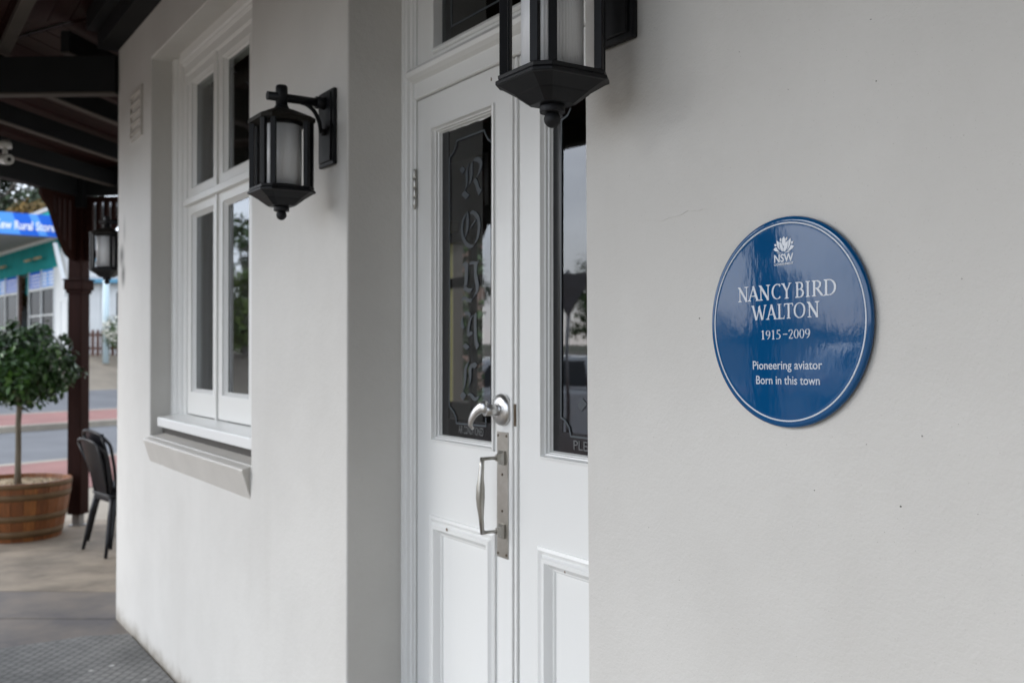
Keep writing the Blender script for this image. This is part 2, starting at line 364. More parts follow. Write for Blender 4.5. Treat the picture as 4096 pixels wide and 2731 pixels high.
# slab plan: joints run roughly across the view
pav = thing('verandah_floor', (0, 0, 0)); tag(pav, kind='structure')
def slab(pts, m, z0=-.13, z1=0.0, nm='concrete_slab'):
    b = MB(); b.prism(pts, z0, z1, ax='z'); return b.build(nm, m, pav, bevel=.006)
def cg(px, py):                                                    # ground point
    Z = EYE*2287/(py-804); return cw((px-1176)/2287*Z, Z)
def lat(a, t, k):                                                  # helper: interpolate
    return (a[0]+(t[0]-a[0])*k, a[1]+(t[1]-a[1])*k)
# rows of slabs between distance lines (ahead distances), edges slightly skewed
rows = [(1.0, 3.6), (3.6, 4.95), (4.95, 5.64), (5.64, 6.28), (6.28, 7.55), (7.55, 8.95)]
for i, (a, b_) in enumerate(rows):
    for j, (l, r) in enumerate(((-7.6, 1.0),)):
        sk = .02
        if i < 3: r2 = min(r, 1.0)
        P = [cw(l, a+.006-sk*l), cw(r, a+.006-sk*r), cw(r, b_-.006-sk*r), cw(l, b_-.006-sk*l)]
        # keep slabs on the street side of the front wall
        Q = [p for p in P]
        slab(Q, 'concrete_damp' if i in (2, 3) else 'concrete')
slab([(-2.2, -2.55), (6, -2.55), (6, .3), (-2.2, .3)], 'concrete', z1=-.002)
st = tag(MB().box(-2.80, -1.57, -.26, .40, -.1, .2).build('doorstep', 'concrete', None, bevel=.01), kind='structure')
# rubber mat lying on the slabs by the wall
mt = MB(); pl = [(-5.55, -.02), cg(300, 1449), cg(150, 1476), cg(0, 1494), cw(-3.3, 4.80), cw(-2.3, 3.1), cw(-1.2, 2.3), (-2.9, -.02)]
pl = [(-5.60, -.015), cg(200, 1464), cg(0, 1493), cw(-3.2, 4.95), cw(-2.6, 2.9), cw(-.9, 1.9), (-2.9, -.30), (-2.9, -.015)]
mt.prism(pl, .003, .014, ax='z')
tag(mt.build('rubber_mat', 'rubber_mat'), 'grey ribbed rubber mat on the pavement along the foot of the wall', 'mat')

# ================================================================ HOTEL BUILDING
hotel = thing('hotel_building', (-3, 0, 0), 0, 'rendered off-white corner hotel with white joinery and double doors', 'building')
X0, XW0, XW1, XD0, XD1, X9 = -6.0, -5.212, -3.650, -2.769, -1.592, 4.5
ZB, ZS, ZT = -.12, 1.10, 3.007
def wall_front():
    xs = [X0, XW0, XW1, XD0, XD1, X9]; zs = [ZB, .2, ZS, 3.0, ZT, 3.9]
    bm = bmesh.new(); V = {}
    def v(i, j):
        if (i, j) not in V: V[(i, j)] = bm.verts.new((xs[i]+(.055*(zs[j])/3.9 if i == 0 else (-.0085*(zs[j]-1.5) if i == 4 else 0)), 0, zs[j]))
        return V[(i, j)]
    for i in range(len(xs)-1):
        for j in range(len(zs)-1):
            if i == 1 and j in (2, 3): continue
            if i == 3 and j in (1, 2): continue
            bm.faces.new((v(i, j), v(i+1, j), v(i+1, j+1), v(i, j+1)))
    r = bmesh.ops.extrude_face_region(bm, geom=bm.faces[:]); ev = [e for e in r['geom'] if isinstance(e, bmesh.types.BMVert)]
    bmesh.ops.translate(bm, verts=ev, vec=(0, .30, 0)); bmesh.ops.recalc_face_normals(bm, faces=bm.faces)
    bmesh.ops.translate(bm, verts=bm.verts, vec=(3, 0, 0))
    me = bpy.data.meshes.new('front_wall'); bm.to_mesh(me); bm.free(); me.materials.append(MATS['wall'])
    o = bpy.data.objects.new('front_wall', me); COL.objects.link(o); o.parent = hotel; o.location = (-0, 0, 0)
    md = o.modifiers.new('bevel', 'BEVEL'); md.width = .007; md.segments = 3; md.limit_method = 'ANGLE'; md.angle_limit = R(30)
    md = None
    return o
fw = wall_front()
# the wall material is laid out in the wall's own plan, origin shifted with the building
for nd in MATS['wall'].node_tree.nodes:
    pass
def plan_part(name, pts, z0, z1, m, bevel=0):
    return MB().prism(pts, z0, z1, ax='z').build(name, m, hotel, world=True, bevel=bevel)
c2 = C1 + DF*9; n2 = -NF*.3
plan_part('side_wall', [(C1.x+.002, .004), (c2.x, c2.y), (c2.x+n2.x, c2.y+n2.y), (C1.x+.20, .296)], ZB, 3.9, 'wall')
plan_part('end_wall', [(X9, 0.004), (X9+.3, .004), (X9+.3, 8), (X9, 8)], ZB, 3.9, 'wall')
# rooms behind
plan_part('interior_floor', [(X9, .30), (X9, 3.3), (-10.9, 3.3), (-6.0, .30)], .05, .2, 'interior_floor')
plan_part('interior_ceiling', [(X9, .30), (X9, 3.3), (-10.9, 3.3), (-6.0, .30)], 3.2, 3.3, 'interior_dark')
plan_part('light_block_wall', [(3.3, -.002), (3.55, -.002), (3.55, -7.0), (3.3, -7.0)], ZB, 4.6, 'soffit_grey')  # unseen wall, added to cut the light from the right
# back wall at Y=3.2 with a garden window seen through the door glass
bx = [wp(1030, 0, 3.2)[0], wp(1112, 0, 3.2)[0]]; bz = [wp(1075, 925, 3.2)[1], wp(1075, 552, 3.2)[1]]
bw = MB(); bw.box(-12, bx[0], 3.2, 3.35, .2, 3.2); bw.box(bx[1], X9, 3.2, 3.35, .2, 3.2); bw.box(bx[0], bx[1], 3.2, 3.35, .2, bz[0]); bw.box(bx[0], bx[1], 3.2, 3.35, bz[1], 3.2)
bw.build('back_wall', 'interior_wood', hotel, world=True)
zm = wp(1075, 645, 3.2)[1]
o = MB().box(bx[0], bx[0]+.045, 3.17, 3.22, bz[0], bz[1]).build('rear_window', 'yellow_frame', hotel, world=True)
MB().box(bx[0]+.045, bx[1]-.001, 3.19, 3.24, zm-.05, zm+.04).build('rail', 'interior_wood', o, world=True)
MB().box(bx[1]-.09, bx[1]-.045, 3.10, 3.16, bz[0]-.05, bz[1]).build('inner_post', 'interior_wall', hotel, world=True)
MB().box(bx[0]-.2, bx[1]+.2, 2.95, 3.19, bz[0]-.25, bz[0]-.17).build('shelf', 'mustard', hotel, world=True)
MB().box(bx[0]-.1, bx[1]+.0, 2.8, 2.95, 2.52, 2.60).build('shelf', 'mustard', hotel, world=True)

def holed(xs, zs, holes, y0, y1):              # board in the XZ plane with rectangular openings, one piece
    b = MB(); nx, nz_ = len(xs), len(zs); idx = lambda i, j, k: k*nx*nz_+i*nz_+j
    vs = [(x, y, z) for y in (y0, y1) for x in xs for z in zs]; fs = []
    solid = lambda i, j: 0 <= i < nx-1 and 0 <= j < nz_-1 and (i, j) not in holes
    for i in range(nx-1):
        for j in range(nz_-1):
            if not solid(i, j): continue
            fs += [(idx(i, j, 0), idx(i+1, j, 0), idx(i+1, j+1, 0), idx(i, j+1, 0)), (idx(i, j, 1), idx(i, j+1, 1), idx(i+1, j+1, 1), idx(i+1, j, 1))]
            for (di, dj, a, c) in ((-1, 0, (i, j), (i, j+1)), (1, 0, (i+1, j), (i+1, j+1)), (0, -1, (i, j), (i+1, j)), (0, 1, (i, j+1), (i+1, j+1))):
                if not solid(i+di, j+dj): fs.append((idx(*a, 0), idx(*c, 0), idx(*c, 1), idx(*a, 1)))
    used = sorted({q for f in fs for q in f}); mpx = {q: k for k, q in enumerate(used)}
    return b.add([vs[q] for q in used], [tuple(mpx[q] for q in f) for f in fs])
# --- window in the front wall
YF = .103
win = MB()
# outer frame with stepped mouldings (left and right jambs, head)
def frame_steps(b, xa, xb, za, zb, steps, y0, side):
    pass
def jamb(b, x_in_dir, xo, z0, z1, prof, y):
    # prof: list of (offset from opening edge, y)
    pts = [(xo + x_in_dir*o_, yy) for o_, yy in prof]; far = prof[-1][0]
    poly = pts + [(xo+x_in_dir*far, y+.12), (xo, y+.12)]
    b.prism(poly, z0, z1, ax='z')
prof = [(0, YF), (.045, YF), (.052, YF+.008), (.060, YF+.008), (.066, YF+.020), (.105, YF+.022), (.112, YF+.034), (.150, YF+.036), (.158, YF+.05)]
jamb(win, 1, XW0, 1.19, ZT, prof, YF); jamb(win, -1, XW1, 1.19, ZT, prof, YF)
hp = [(YF if True else 0, 0)]
poly = [(y, ZT-o_) for o_, y in prof]+[(YF+.12, ZT-.158), (YF+.12, ZT-.002)]
win.prism(poly, XW0+.158, XW1-.158, ax='x')
wf = win.build('window_frame', 'white_paint_window', hotel, world=True, bevel=.0025)
# casements: x0, x1 of the outer stile edges
def sash(x0, x1, z0, z1, top, bot, stl, y=.142, th=.04):
    b = holed([x0, x0+stl, x1-stl, x1], [z0, z0+bot, z1-top, z1], {(1, 1)}, y, y+th)
    # bevelled putty/moulding ring towards the glass
    w = .016
    xa, xb, za, zb = x0+stl, x1-stl, z0+bot, z1-top
    for (p, q) in (((xa, za), (xb, za)), ((xb, za), (xb, zb)), ((xb, zb), (xa, zb)), ((xa, zb), (xa, za))):
        dx = (q[0]-p[0]); dz = (q[1]-p[1]); l = math.hypot(dx, dz); nx, nz_ = -dz/l, dx/l
        dxu, dzu = dx/l*w, dz/l*w
        A = [(p[0], y+.006, p[1]), (q[0], y+.006, q[1]), (q[0]-dxu+nx*w, y+.024, q[1]-dzu+nz_*w), (p[0]+dxu+nx*w, y+.024, p[1]+dzu+nz_*w)]
        b.add(A, [(0, 1, 2, 3)])
    s = b.build('sash', 'white_paint_window', hotel, world=True, bevel=.003)
    MB().box(x0+stl+.001, x1-stl-.001, y+.026, y+.031, z0+bot+.001, z1-top-.001).build('glass_pane', 'glazing', s, world=True)
    return s
cols = [(-5.045, -4.560), (-4.535, -4.050), (-4.020, -3.815)]
for i, (a, b_) in enumerate(cols):
    sash(a, b_, 1.215, 2.245, .045, .11, .058); sash(a, b_, 2.275, 2.905, .048, .055, .058)
mb = MB().box(-5.05, -3.81, .118, .17, 2.243, 2.277)
for a in ((-4.560, -4.535), (-4.050, -4.020)): mb.box(a[0], a[1], .132, .178, 1.21, 2.2425).box(a[0], a[1], .132, .178, 2.2775, 2.905)
mb.build('mullion', 'white_paint_window', hotel, world=True, bevel=.003)
mb = MB(); mb.box(-5.05, -3.81, .15, .20, 2.905, 2.96); mb.build('head_rail', 'white_paint_window', hotel, world=True)
# timber sill board, gap below, sloping stone sill
sb = MB().prism([(.022, 1.150), (.15, 1.158), (.15, 1.212), (.022, 1.196)], -5.155, XW1-.002, ax='x').build('window_sill', 'white_paint', hotel, world=True, bevel=.005)
MB().box(XW0+.01, XW1-.01, .06, .12, 1.09, 1.152).build('sill_gap_shade', 'gap_scuff_dark', hotel, world=True)  # dark strip standing for the shade under the sill board
nz0 = wp(329.4, 1007.4, -.034)[1]; zb0 = wp(345.5, 1057.8, 0)[1]
MB().prism([(.0005, zb0-.002), (-.034, nz0-.004), (-.030, nz0+.002), (.1, nz0+.038), (.1, zb0)], XW0+.001, XW1-.001, ax='x').build('stone_sill', 'stone_sill', hotel, world=True, bevel=.004)
# curtains inside the window
cb = MB(); xs = -5.02; pts = []
for i in range(28):
    pts.append((-5.02+i*.018, .30+.012*math.sin(i*1.9)))
for i in range(27): cb.add([(pts[i][0], pts[i][1], 1.15), (pts[i+1][0], pts[i+1][1], 1.15), (pts[i+1][0], pts[i+1][1], 3.0), (pts[i][0], pts[i][1], 3.0)], [(0, 1, 2, 3)], True)
cb.build('curtain', 'curtain', hotel, world=True)
nb_ = MB(); 
for i in range(14):
    t = i/13; nb_.add([(-4.93+.055*(1-t)*1.0, .255, 1.18+.45*t**1.5), (-4.93+.10*(1-t)+.05, .262, 1.18+.45*t**1.5)], [])
vsN = nb_.v; nb2 = MB(); nb2.v = vsN; nb2.f = [(2*i, 2*i+1, 2*i+3, 2*i+2) for i in range(13)]; nb2.sm = [True]*13
nb2.build('net_curtain', 'net', hotel, world=True)

# small marks, a hairline crack and old runs on the plaster
rk = random.Random(12)
for (px_, py_, sz) in ((2015, 185, .0022), (2118, 1001, .0028), (2068, 1162, .0032), (1607, 731, .0028), (2003, 43, .002), (1870, 1125, .0016), (1700, 118, .0012), (1990, 1020, .0014), (1812, 205, .0012), (803, 1193, .006), (1490, 1210, .0012), (1560, 1330, .0012), (2210, 640, .0014), (2245, 1180, .0012), (880, 940, .0015)):
    if px_ in (803, 880): continue
    X_, Z_ = wp(px_, py_); k = 7; a0_ = rk.uniform(0, 3)
    sz *= .62
    MB().prism([(X_+sz*rk.uniform(.4, 1.1)*math.cos(a0_+6.283*i/k), Z_+sz*rk.uniform(.3, .9)*math.sin(a0_+6.283*i/k)) for i in range(k)], -.0008, .0005).build('scuff_mark', 'gap_scuff_dark', hotel, world=True)
ck = MB(); cpts = []
for i in range(40):
    t = i/39; cpts.append(wp(1345+t*330, 532-58*t+5*math.sin(i*.37)+1.5*math.sin(i*1.3)+rk.uniform(-1.2, 1.2)))
bstroke_ = lambda b, pts, w, y0, y1: [b.prism([(p[0], p[1]-w/2), (q[0], q[1]-w/2), (q[0], q[1]+w/2), (p[0], p[1]+w/2)], y0-.00003*i, y1) for i, (p, q) in enumerate(zip(pts, pts[1:]))]
bstroke_(ck, cpts[:34], .0003, -.0001, .0004); ck.build('hairline_crack', 'crack_grey', hotel, world=True)
# --- air vent on the wall
vx0, vz1 = wp(303, 250)[0], wp(312, 205)[1]; vent = MB(); vx0 = -5.62; vw = .23; vzb, vzt = 2.67, 2.895
vent.box(vx0-.012, vx0+vw+.012, -.012, .002, vzt, vzt+.02).box(vx0-.012, vx0+vw+.012, -.012, .002, vzb-.02, vzb).box(vx0-.012, vx0, -.012, .002, vzb, vzt).box(vx0+vw, vx0+vw+.012, -.012, .002, vzb, vzt)
v_ = vent.build('vent', 'stone_sill', hotel, world=True, bevel=.002)
me0 = None
for k in range(5):
    z = vzb+.012+k*.05
    s_ = MB().prism([(-.002, z), (-.016, z+.004), (-.016, z+.010), (-.002, z+.034)], vx0+.002, vx0+vw-.002, ax='x').build('louvre', 'stone_sill', v_, world=True)
MB().box(vx0+.001, vx0+vw-.001, -.0028, -.0018, vzb, vzt).build('vent_back', 'stone_sill', v_, world=True)

# --- door set
YD = .2146; Yg = YD+.0245
dfm = MB(); DZ0 = .2; HEADZ = 2.296
pr = [(0, .180), (.012, .180), (.016, .187), (.024, .187), (.028, .198), (.034, .200), (.037, .208), (.041, .209)]
for dr, xo in ((1, XD0), (-1, XD1)):
    poly = [(xo+dr*o_, yy) for o_, yy in pr]+[(xo+dr*.041, .29), (xo, .29)]
    dfm.prism(poly, DZ0, 3.0, ax='z')
dfr = dfm.build('door_frame', 'white_paint', hotel, world=True, bevel=.0015)
# transom rail with mouldings
tz = [(.212, HEADZ+.003), (.206, HEADZ+.006), (.206, HEADZ+.052), (.190, HEADZ+.058), (.176, HEADZ+.066), (.172, HEADZ+.078), (.184, HEADZ+.092), (.205, HEADZ+.104), (.209, HEADZ+.108), (.27, HEADZ+.108), (.27, HEADZ+.003)]
tr = MB().prism(tz, XD0+.041, XD1-.041, ax='x').build('transom_rail', 'white_paint', hotel, world=True, bevel=.001)
xl = XD0+.041; xr = XD1-.041
tz0 = HEADZ+.109; tg = MB(); tg.box(xl, xl+.10, .215, .26, tz0, 3.0).box(xr-.1, xr, .215, .26, tz0, 3.0).box(xl+.1, xr-.1, .215, .26, tz0, tz0+.012).box(xl+.1, xr-.1, .215, .26, 2.9, 3.0)
tg.prism([(.212, tz0+.012), (.206, tz0+.018), (.214, tz0+.030), (.240, tz0+.044), (.252, tz0+.046), (.252, tz0+.012)], xl+.1, xr-.1, ax='x')
ts = tg.build('transom_window', 'white_paint', hotel, world=True, bevel=.002)
MB().box(xl+.101, xr-.101, .246, .251, tz0+.02, 2.9).build('glass_pane', 'glazing_dark', ts, world=True)
bl = MB()
def bstroke(b, pts, w, y0, y1):
    for i in range(len(pts)-1):
        (xa, za), (xb, zb_) = pts[i], pts[i+1]; dx, dz = xb-xa, zb_-za; l = math.hypot(dx, dz) or 1e-6; nx, nz_ = -dz/l*w/2, dx/l*w/2; ex, ez = dx/l*w*.3, dz/l*w*.3
        e = i*.00006
        b.prism([(xa-ex-nx, za-ez-nz_), (xb+ex-nx, zb_+ez-nz_), (xb+ex+nx, zb_+ez+nz_), (xa-ex+nx, za-ez+nz_)], y0-e, y1)
bstroke(bl, [(xl+.16, 2.88), (xl+.16, tz0+.085), (xr-.16, tz0+.085), (xr-.16, 2.88)], .005, .2445, .2458)
bl.build('etched_border', 'etched_line', ts, world=True)
def moulded_ring(b, x0, x1, z0, z1, prof, y):      # prof (inset, y) from opening edge towards centre
    for i in range(len(prof)-1):
        (o0, y0), (o1, y1) = prof[i], prof[i+1]
        a = [(x0+o0, z0+o0), (x1-o0, z0+o0), (x1-o0, z1-o0), (x0+o0, z1-o0)]; c = [(x0+o1, z0+o1), (x1-o1, z0+o1), (x1-o1, z1-o1), (x0+o1, z1-o1)]
        vs = [(p[0], y+y0, p[1]) for p in a]+[(p[0], y+y1, p[1]) for p in c]
        b.add(vs, [(k, (k+1) % 4, 4+(k+1) % 4, 4+k) for k in range(4)])
GZ0, GZ1 = 1.262, 2.195       # glass opening
PZ0, PZ1 = .42, 1.036
def door_leaf(x0, x1, ox0, ox1, nm):
    lf = holed([x0, ox0, ox1, x1], [DZ0+.01, PZ0, PZ1, GZ0, GZ1, HEADZ], {(1, 1), (1, 3)}, YD, YD+.045).build(nm, 'white_paint', hotel, world=True, bevel=.002)
    m1 = MB(); moulded_ring(m1, ox0, ox1, GZ0, GZ1, [(0, 0), (-.004, -.001), (-.003, -.006), (.002, -.007), (.004, -.001), (.006, .004), (.009, .005), (.010, .012), (.013, .014), (.014, .020), (.017, .026)], YD)
    m1.build('glazing_bead', 'white_paint', lf, world=True)
    MB().box(ox0+.014, ox1-.014, Yg, Yg+.005, GZ0+.014, GZ1-.014).build('glass_pane', 'glazing', lf, world=True)
    bk = MB(); gx0, gx1, gz0, gz1 = ox0+.016, ox1-.016, GZ0+.016, GZ1-.016; e = .040
    bk.box(gx0, gx0+e, Yg-.0012, Yg-.0004, gz0, gz1).box(gx1-e, gx1, Yg-.0012, Yg-.0004, gz0, gz1).box(gx0+e, gx1-e, Yg-.0012, Yg-.0004, gz0, gz0+.050)
    bk.build('dark_border', 'glass_black', lf, world=True)
    m2 = MB(); moulded_ring(m2, ox0-.012, ox1+.012, PZ0-.012, PZ1+.002, [(0, 0), (0, -.006), (.008, -.010), (.014, -.006), (.018, -.004), (.026, -.012), (.036, -.012), (.044, -.002), (.050, .006), (.054, .007), (.058, .012)], YD)
    m2.build('panel_moulding', 'white_paint', lf, world=True)
    MB().box(ox0+.044, ox1-.044, YD+.0115, YD+.03, PZ0+.044, PZ1-.044).build('door_panel', 'white_paint', lf, world=True)
    return lf
lfL = door_leaf(-2.7255, -2.1905, -2.627, -2.281, 'door_leaf')
lfR = door_leaf(-2.159, -1.6355, -2.055, -1.712, 'door_leaf')
# meeting beads
mbd = MB(); 
for (a, b_, y) in ((-2.1895, -2.1790, YD-.009), (-2.1775, -2.1715, YD-.004), (-2.1700, -2.1600, YD-.007)): mbd.box(a, b_, y, YD+.04, DZ0+.01, HEADZ-.001)
mbd.build('astragal', 'white_paint', lfR, world=True, bevel=.003, bseg=3)
MB().box(-2.1789, -2.1777, YD-.0005, YD+.03, DZ0+.01, HEADZ-.001).box(-2.1713, -2.1702, YD+.001, YD+.03, DZ0+.01, HEADZ-.001).build('door_gap_shade', 'gap_scuff_dark', lfR, world=True)  # dark strips standing for the shade between the beads
# dark strip standing for the shade in the gap above the leaves
MB().box(-2.73, -1.63, YD+.012, YD+.04, HEADZ, HEADZ+.003).build('door_gap_shade', 'gap_scuff_dark', lfL, world=True)
# hinge knuckles
hg = MB()
for k in range(4):
    z = 1.970+k*.0292; hg.lathe([(.0062, z), (.0066, z+.001), (.0066, z+.0272), (.0062, z+.0282)], 14, Matrix.Translation((-2.7275, YD-.008, 0)))
hg.sphere((-2.7275, YD-.008, 1.968), .005, 10, 6).build('hinge', 'steel', lfL, world=True)
# lever handle
HX, HZ_ = wp(1156, 943, YD)[0], 1.372
MY = Matrix.Rotation(R(90), 4, 'X')
lv = MB(); T = Matrix.Translation((HX, YD, HZ_)) @ MY
lv.lathe([(.042, 0), (.043, .006), (.041, .011), (.034, .016), (.024, .019), (.018, .020)], 36, T)
MB.tube(lv, [(HX, YD-.015, HZ_), (HX, YD-.03, HZ_), (HX-.001, YD-.058, HZ_)], [.0165, .0150, .0155], 20)
# swept lever: from the neck, out to the left, curving down to a hooked tip
def lever(b):
    pts = [(.008, -.058, .011), (-.008, -.062, .008), (-.024, -.067, -.001), (-.038, -.070, -.014), (-.049, -.072, -.030), (-.053, -.071, -.043), (-.047, -.066, -.052)]
    wd_ = [.0165, .0165, .0145, .0125, .011, .009, .005]
    vs = []; fs = []; q = 12
    for i, (p, w) in enumerate(zip(pts, wd_)):
        a = Vector(pts[max(i-1, 0)]); c = Vector(pts[min(i+1, len(pts)-1)]); d = (c-a).normalized(); s_ = Vector((0, 1, 0)); u = d.cross(s_).normalized()
        for k in range(q):
            t = 2*math.pi*k/q; vs.append(Vector((HX, YD, HZ_))+Vector(p)+u*math.cos(t)*w*.95+s_*math.sin(t)*w*.5)
    fs = [(i*q+k, i*q+(k+1) % q, (i+1)*q+(k+1) % q, (i+1)*q+k) for i in range(len(pts)-1) for k in range(q)]+[tuple(range(q)), tuple(range((len(pts)-1)*q, len(pts)*q))]
    b.add(vs, fs, True)
lever(lv)
lv.build('lever_handle', 'satin_chrome', lfL, world=True)
# pull handle on long plate
px0, px1 = wp(1143, 0, YD)[0], wp(1168.5, 0, YD)[0]; pz0, pz1 = wp(1155, 1279, YD)[1], wp(1155, 991, YD)[1]; pc = (px0+px1)/2
MB().box(px0, px1, YD-.0028, YD, pz0, pz1).build('handle_plate', 'steel', lfL, world=True, bevel=.001)
ph = MB(); zt, zb_ = wp(1155, 1050, YD)[1], wp(1155, 1217, YD)[1]
for z in (zt, zb_):
    ph.lathe([(1, 0), (1, .004), (.62, .010), (.42, .020)], 4, Matrix.Translation((pc+.002, YD-.0028, z)) @ MY, smooth=False, plan=[(.013, -.019), (.013, .019), (-.013, .019), (-.013, -.019)])
    ph.tube([(pc, YD-.016, z), (pc-.002, YD-.035, z), (pc-.003, YD-.0665, z)], [.0066, .0054, .0058], 10, flat=.8)
gz = [(zt+.004, .0058), (zt-.02, .0066), (zt-.05, .0080), (zt-.075, .0112), (zt-.10, .0118), (zt-.125, .0100), (zt-.155, .0066), (zb_-.004, .0056)]
ph.tube([(pc-.003, YD-.063-.006*math.sin(math.pi*(zt-z)/(zt-zb_)), z) for z, r_ in gz], [r_ for z, r_ in gz], 14)
ph.build('pull_handle', 'steel', lfL, world=True, bevel=0)
for (x, z) in ((px0+.007, pz1-.010), (px1-.007, pz1-.010), (px0+.007, pz0+.010), (px1-.007, pz0+.010), (pc, zb_+.052), (pc, zt-.045)):
    MB().sphere((x, YD-.003, z), .0036, 10, 6, (1, .6, 1)).build('screw', 'brass_dull', lfL, world=True)
MB().box(-2.1705, -2.1620, YD-.0095, YD-.0068, 1.332, 1.39).build('latch_plate', 'brass_dull', lfL, world=True)
# ragged paint line where the beads meet the glass
def ragged(x0, x1, z0, z1, par, seed):
    rn = random.Random(seed); b = MB(); y = Yg-.0010
    def run(p, q, nx, nz_):
        L_ = math.hypot(q[0]-p[0], q[1]-p[1]); n_ = int(L_/.006); prev = rn.uniform(.001, .004)
        for i in range(n_):
            w_ = max(.0003, min(.0034, prev+rn.gauss(0, .0009)+(.0013-prev)*.3)); a = (p[0]+(q[0]-p[0])*i/n_, p[1]+(q[1]-p[1])*i/n_); c = (p[0]+(q[0]-p[0])*(i+1)/n_, p[1]+(q[1]-p[1])*(i+1)/n_)
            b.add([(a[0], y, a[1]), (c[0], y, c[1]), (c[0]+nx*w_, y, c[1]+nz_*w_), (a[0]+nx*prev, y, a[1]+nz_*prev)], [(0, 1, 2, 3)]); prev = w_
    run((x0, z0), (x0, z1), 1, 0); run((x1, z1), (x1, z0), -1, 0); run((x0, z1), (x1, z1), 0, -1); run((x1, z0), (x0, z0), 0, 1)
    b.build('paint_edge', 'white_paint', par, world=True)
ragged(-2.627+.0165, -2.281-.0165, GZ0+.0165, GZ1-.0165, lfL, 1); ragged(-2.055+.0165, -1.712-.0165, GZ0+.0165, GZ1-.0165, lfR, 2)
# paint chips on the mouldings
for x, z, w, h in ((wp(1034, 1192, YD)[0], 1.008, .007, .009), (wp(1306, 1352, YD)[0], .995, .004, .005), (wp(1128, 220, YD)[0], 2.262, .003, .010)):
    MB().prism([(x, z), (x+w, z-.001), (x+w*1.2, z+h*.6), (x+w*.6, z+h), (x-.001, z+h*.8)], YD-.0135, YD-.0130 if z < 2 else YD-.0001).build('paint_chip', 'chipped', lfL, world=True) if z < 2 else MB().prism([(x, z), (x+w, z-.001), (x+w*1.2, z+h*.6), (x+w*.6, z+h), (x-.001, z+h*.8)], YD-.0010, YD-.0002).build('paint_chip', 'chipped', lfL, world=True)

# --- etched lettering and border lines on the glass
YE = Yg-.0006
def zr1(x, y): return wp((1740+x/2.6136)/1.7415, (550+y/2.6136)/1.7415, YE)
def zr2(x, y): return wp((1740+x/2.3059)/1.7415, (1100+y/2.3059)/1.7415, YE)
def zr0(x, y): return wp((1600+x/1.7425)/1.7415, (300+y/1.7425)/1.7415, YE)
def zr3(x, y): return wp((1600+x/1.96)/1.7415, (1100+y/1.96)/1.7415, YE)
def zr4(x, y): return wp((1550+x/2.138)/1.7415, (y/2.138)/1.7415, YE)
A1 = [[(258, 335), (290, 295), (318, 330), (290, 382)],
 [(365, 262), (330, 320), (316, 400), (328, 470), (316, 555), (340, 500), (347, 440), (345, 330)],
 [(400, 240), (372, 290), (368, 400), (366, 460), (345, 522), (385, 455), (397, 380), (395, 290)],
 [(397, 245), (430, 205), (460, 200), (485, 218), (498, 265), (490, 320), (470, 370), (437, 418), (458, 350), (468, 290), (455, 262), (425, 250)],
 [(400, 450), (430, 420), (450, 455), (462, 500), (472, 530), (495, 545), (460, 608), (440, 560), (425, 500)],
 [(275, 600), (295, 575), (318, 553), (340, 580), (366, 598), (345, 625), (322, 646), (300, 615)],
 [(350, 765), (320, 800), (290, 850), (268, 940), (272, 1010), (285, 1070), (310, 1120), (345, 1150), (375, 1158), (405, 1140), (412, 1122), (370, 1118), (335, 1085), (308, 1035), (294, 960), (305, 870), (325, 820)],
 [(352, 772), (358, 860), (355, 950), (335, 1010), (312, 1050), (328, 960), (328, 830)],
 [(360, 800), (385, 770), (402, 755), (440, 778), (468, 825), (480, 900), (475, 980), (455, 1060), (412, 1122), (440, 1030), (450, 930), (440, 860), (415, 815), (390, 798)],
 [(376, 928), (430, 850), (434, 862), (380, 944)],
 [(285, 1335), (318, 1296), (350, 1315), (349, 1400), (347, 1480), (340, 1540), (310, 1560), (318, 1480), (312, 1380), (305, 1335)],
 [(352, 1330), (375, 1300), (405, 1290), (440, 1300), (470, 1272), (448, 1325), (440, 1400), (450, 1480), (466, 1568), (430, 1568), (414, 1470), (410, 1380), (412, 1330), (385, 1325)]]
A2 = [[(262, 140), (275, 118), (290, 100), (305, 118), (325, 125), (355, 118), (330, 160), (305, 160), (288, 148)],
 [(366, 0), (395, 0), (410, 90), (402, 150), (355, 215), (380, 150), (382, 90), (366, 30)],
 [(245, 238), (255, 210), (275, 195), (300, 203), (325, 222), (352, 212), (335, 250), (305, 250), (280, 228)],
 [(275, 0), (303, 0), (300, 50), (290, 96), (268, 128), (278, 60)],
 [(272, 352), (285, 336), (300, 330), (320, 338), (334, 356), (330, 392), (312, 374), (290, 370)],
 [(265, 375), (248, 410), (240, 455), (246, 485), (262, 502), (278, 480), (266, 455), (262, 420)],
 [(365, 358), (335, 388), (315, 430), (303, 490), (300, 560), (318, 566), (340, 558), (356, 535), (340, 516), (322, 530), (326, 470), (338, 410)],
 [(258, 655), (288, 628), (326, 660), (295, 692)],
 [(362, 372), (388, 340), (388, 440), (390, 540), (398, 610), (412, 648), (388, 690), (372, 640), (365, 560)],
 [(318, 800), (292, 825), (276, 858), (271, 920), (274, 990), (264, 1070), (286, 1015), (296, 940), (297, 865)],
 [(397, 825), (372, 800), (345, 815), (322, 845), (315, 890), (322, 940), (322, 985), (314, 1040), (336, 980), (342, 920), (342, 870), (352, 848), (372, 864)],
 [(236, 1112), (265, 1070), (294, 1106), (265, 1156)],
 [(300, 1105), (325, 1082), (350, 1095), (372, 1122), (395, 1125), (420, 1106), (402, 1145), (375, 1164), (350, 1150), (330, 1115)]]
def safe_prism(b, pts, y0, y1):
    b.prism(pts, y0, y1)
let = MB(); k = 0
for pl_ in A1: safe_prism(let, [zr1(*p) for p in pl_], YE-.0009-k*.00006, YE); k += 1
for pl_ in A2: safe_prism(let, [zr2(*p) for p in pl_], YE-.0009-k*.00006, YE); k += 1
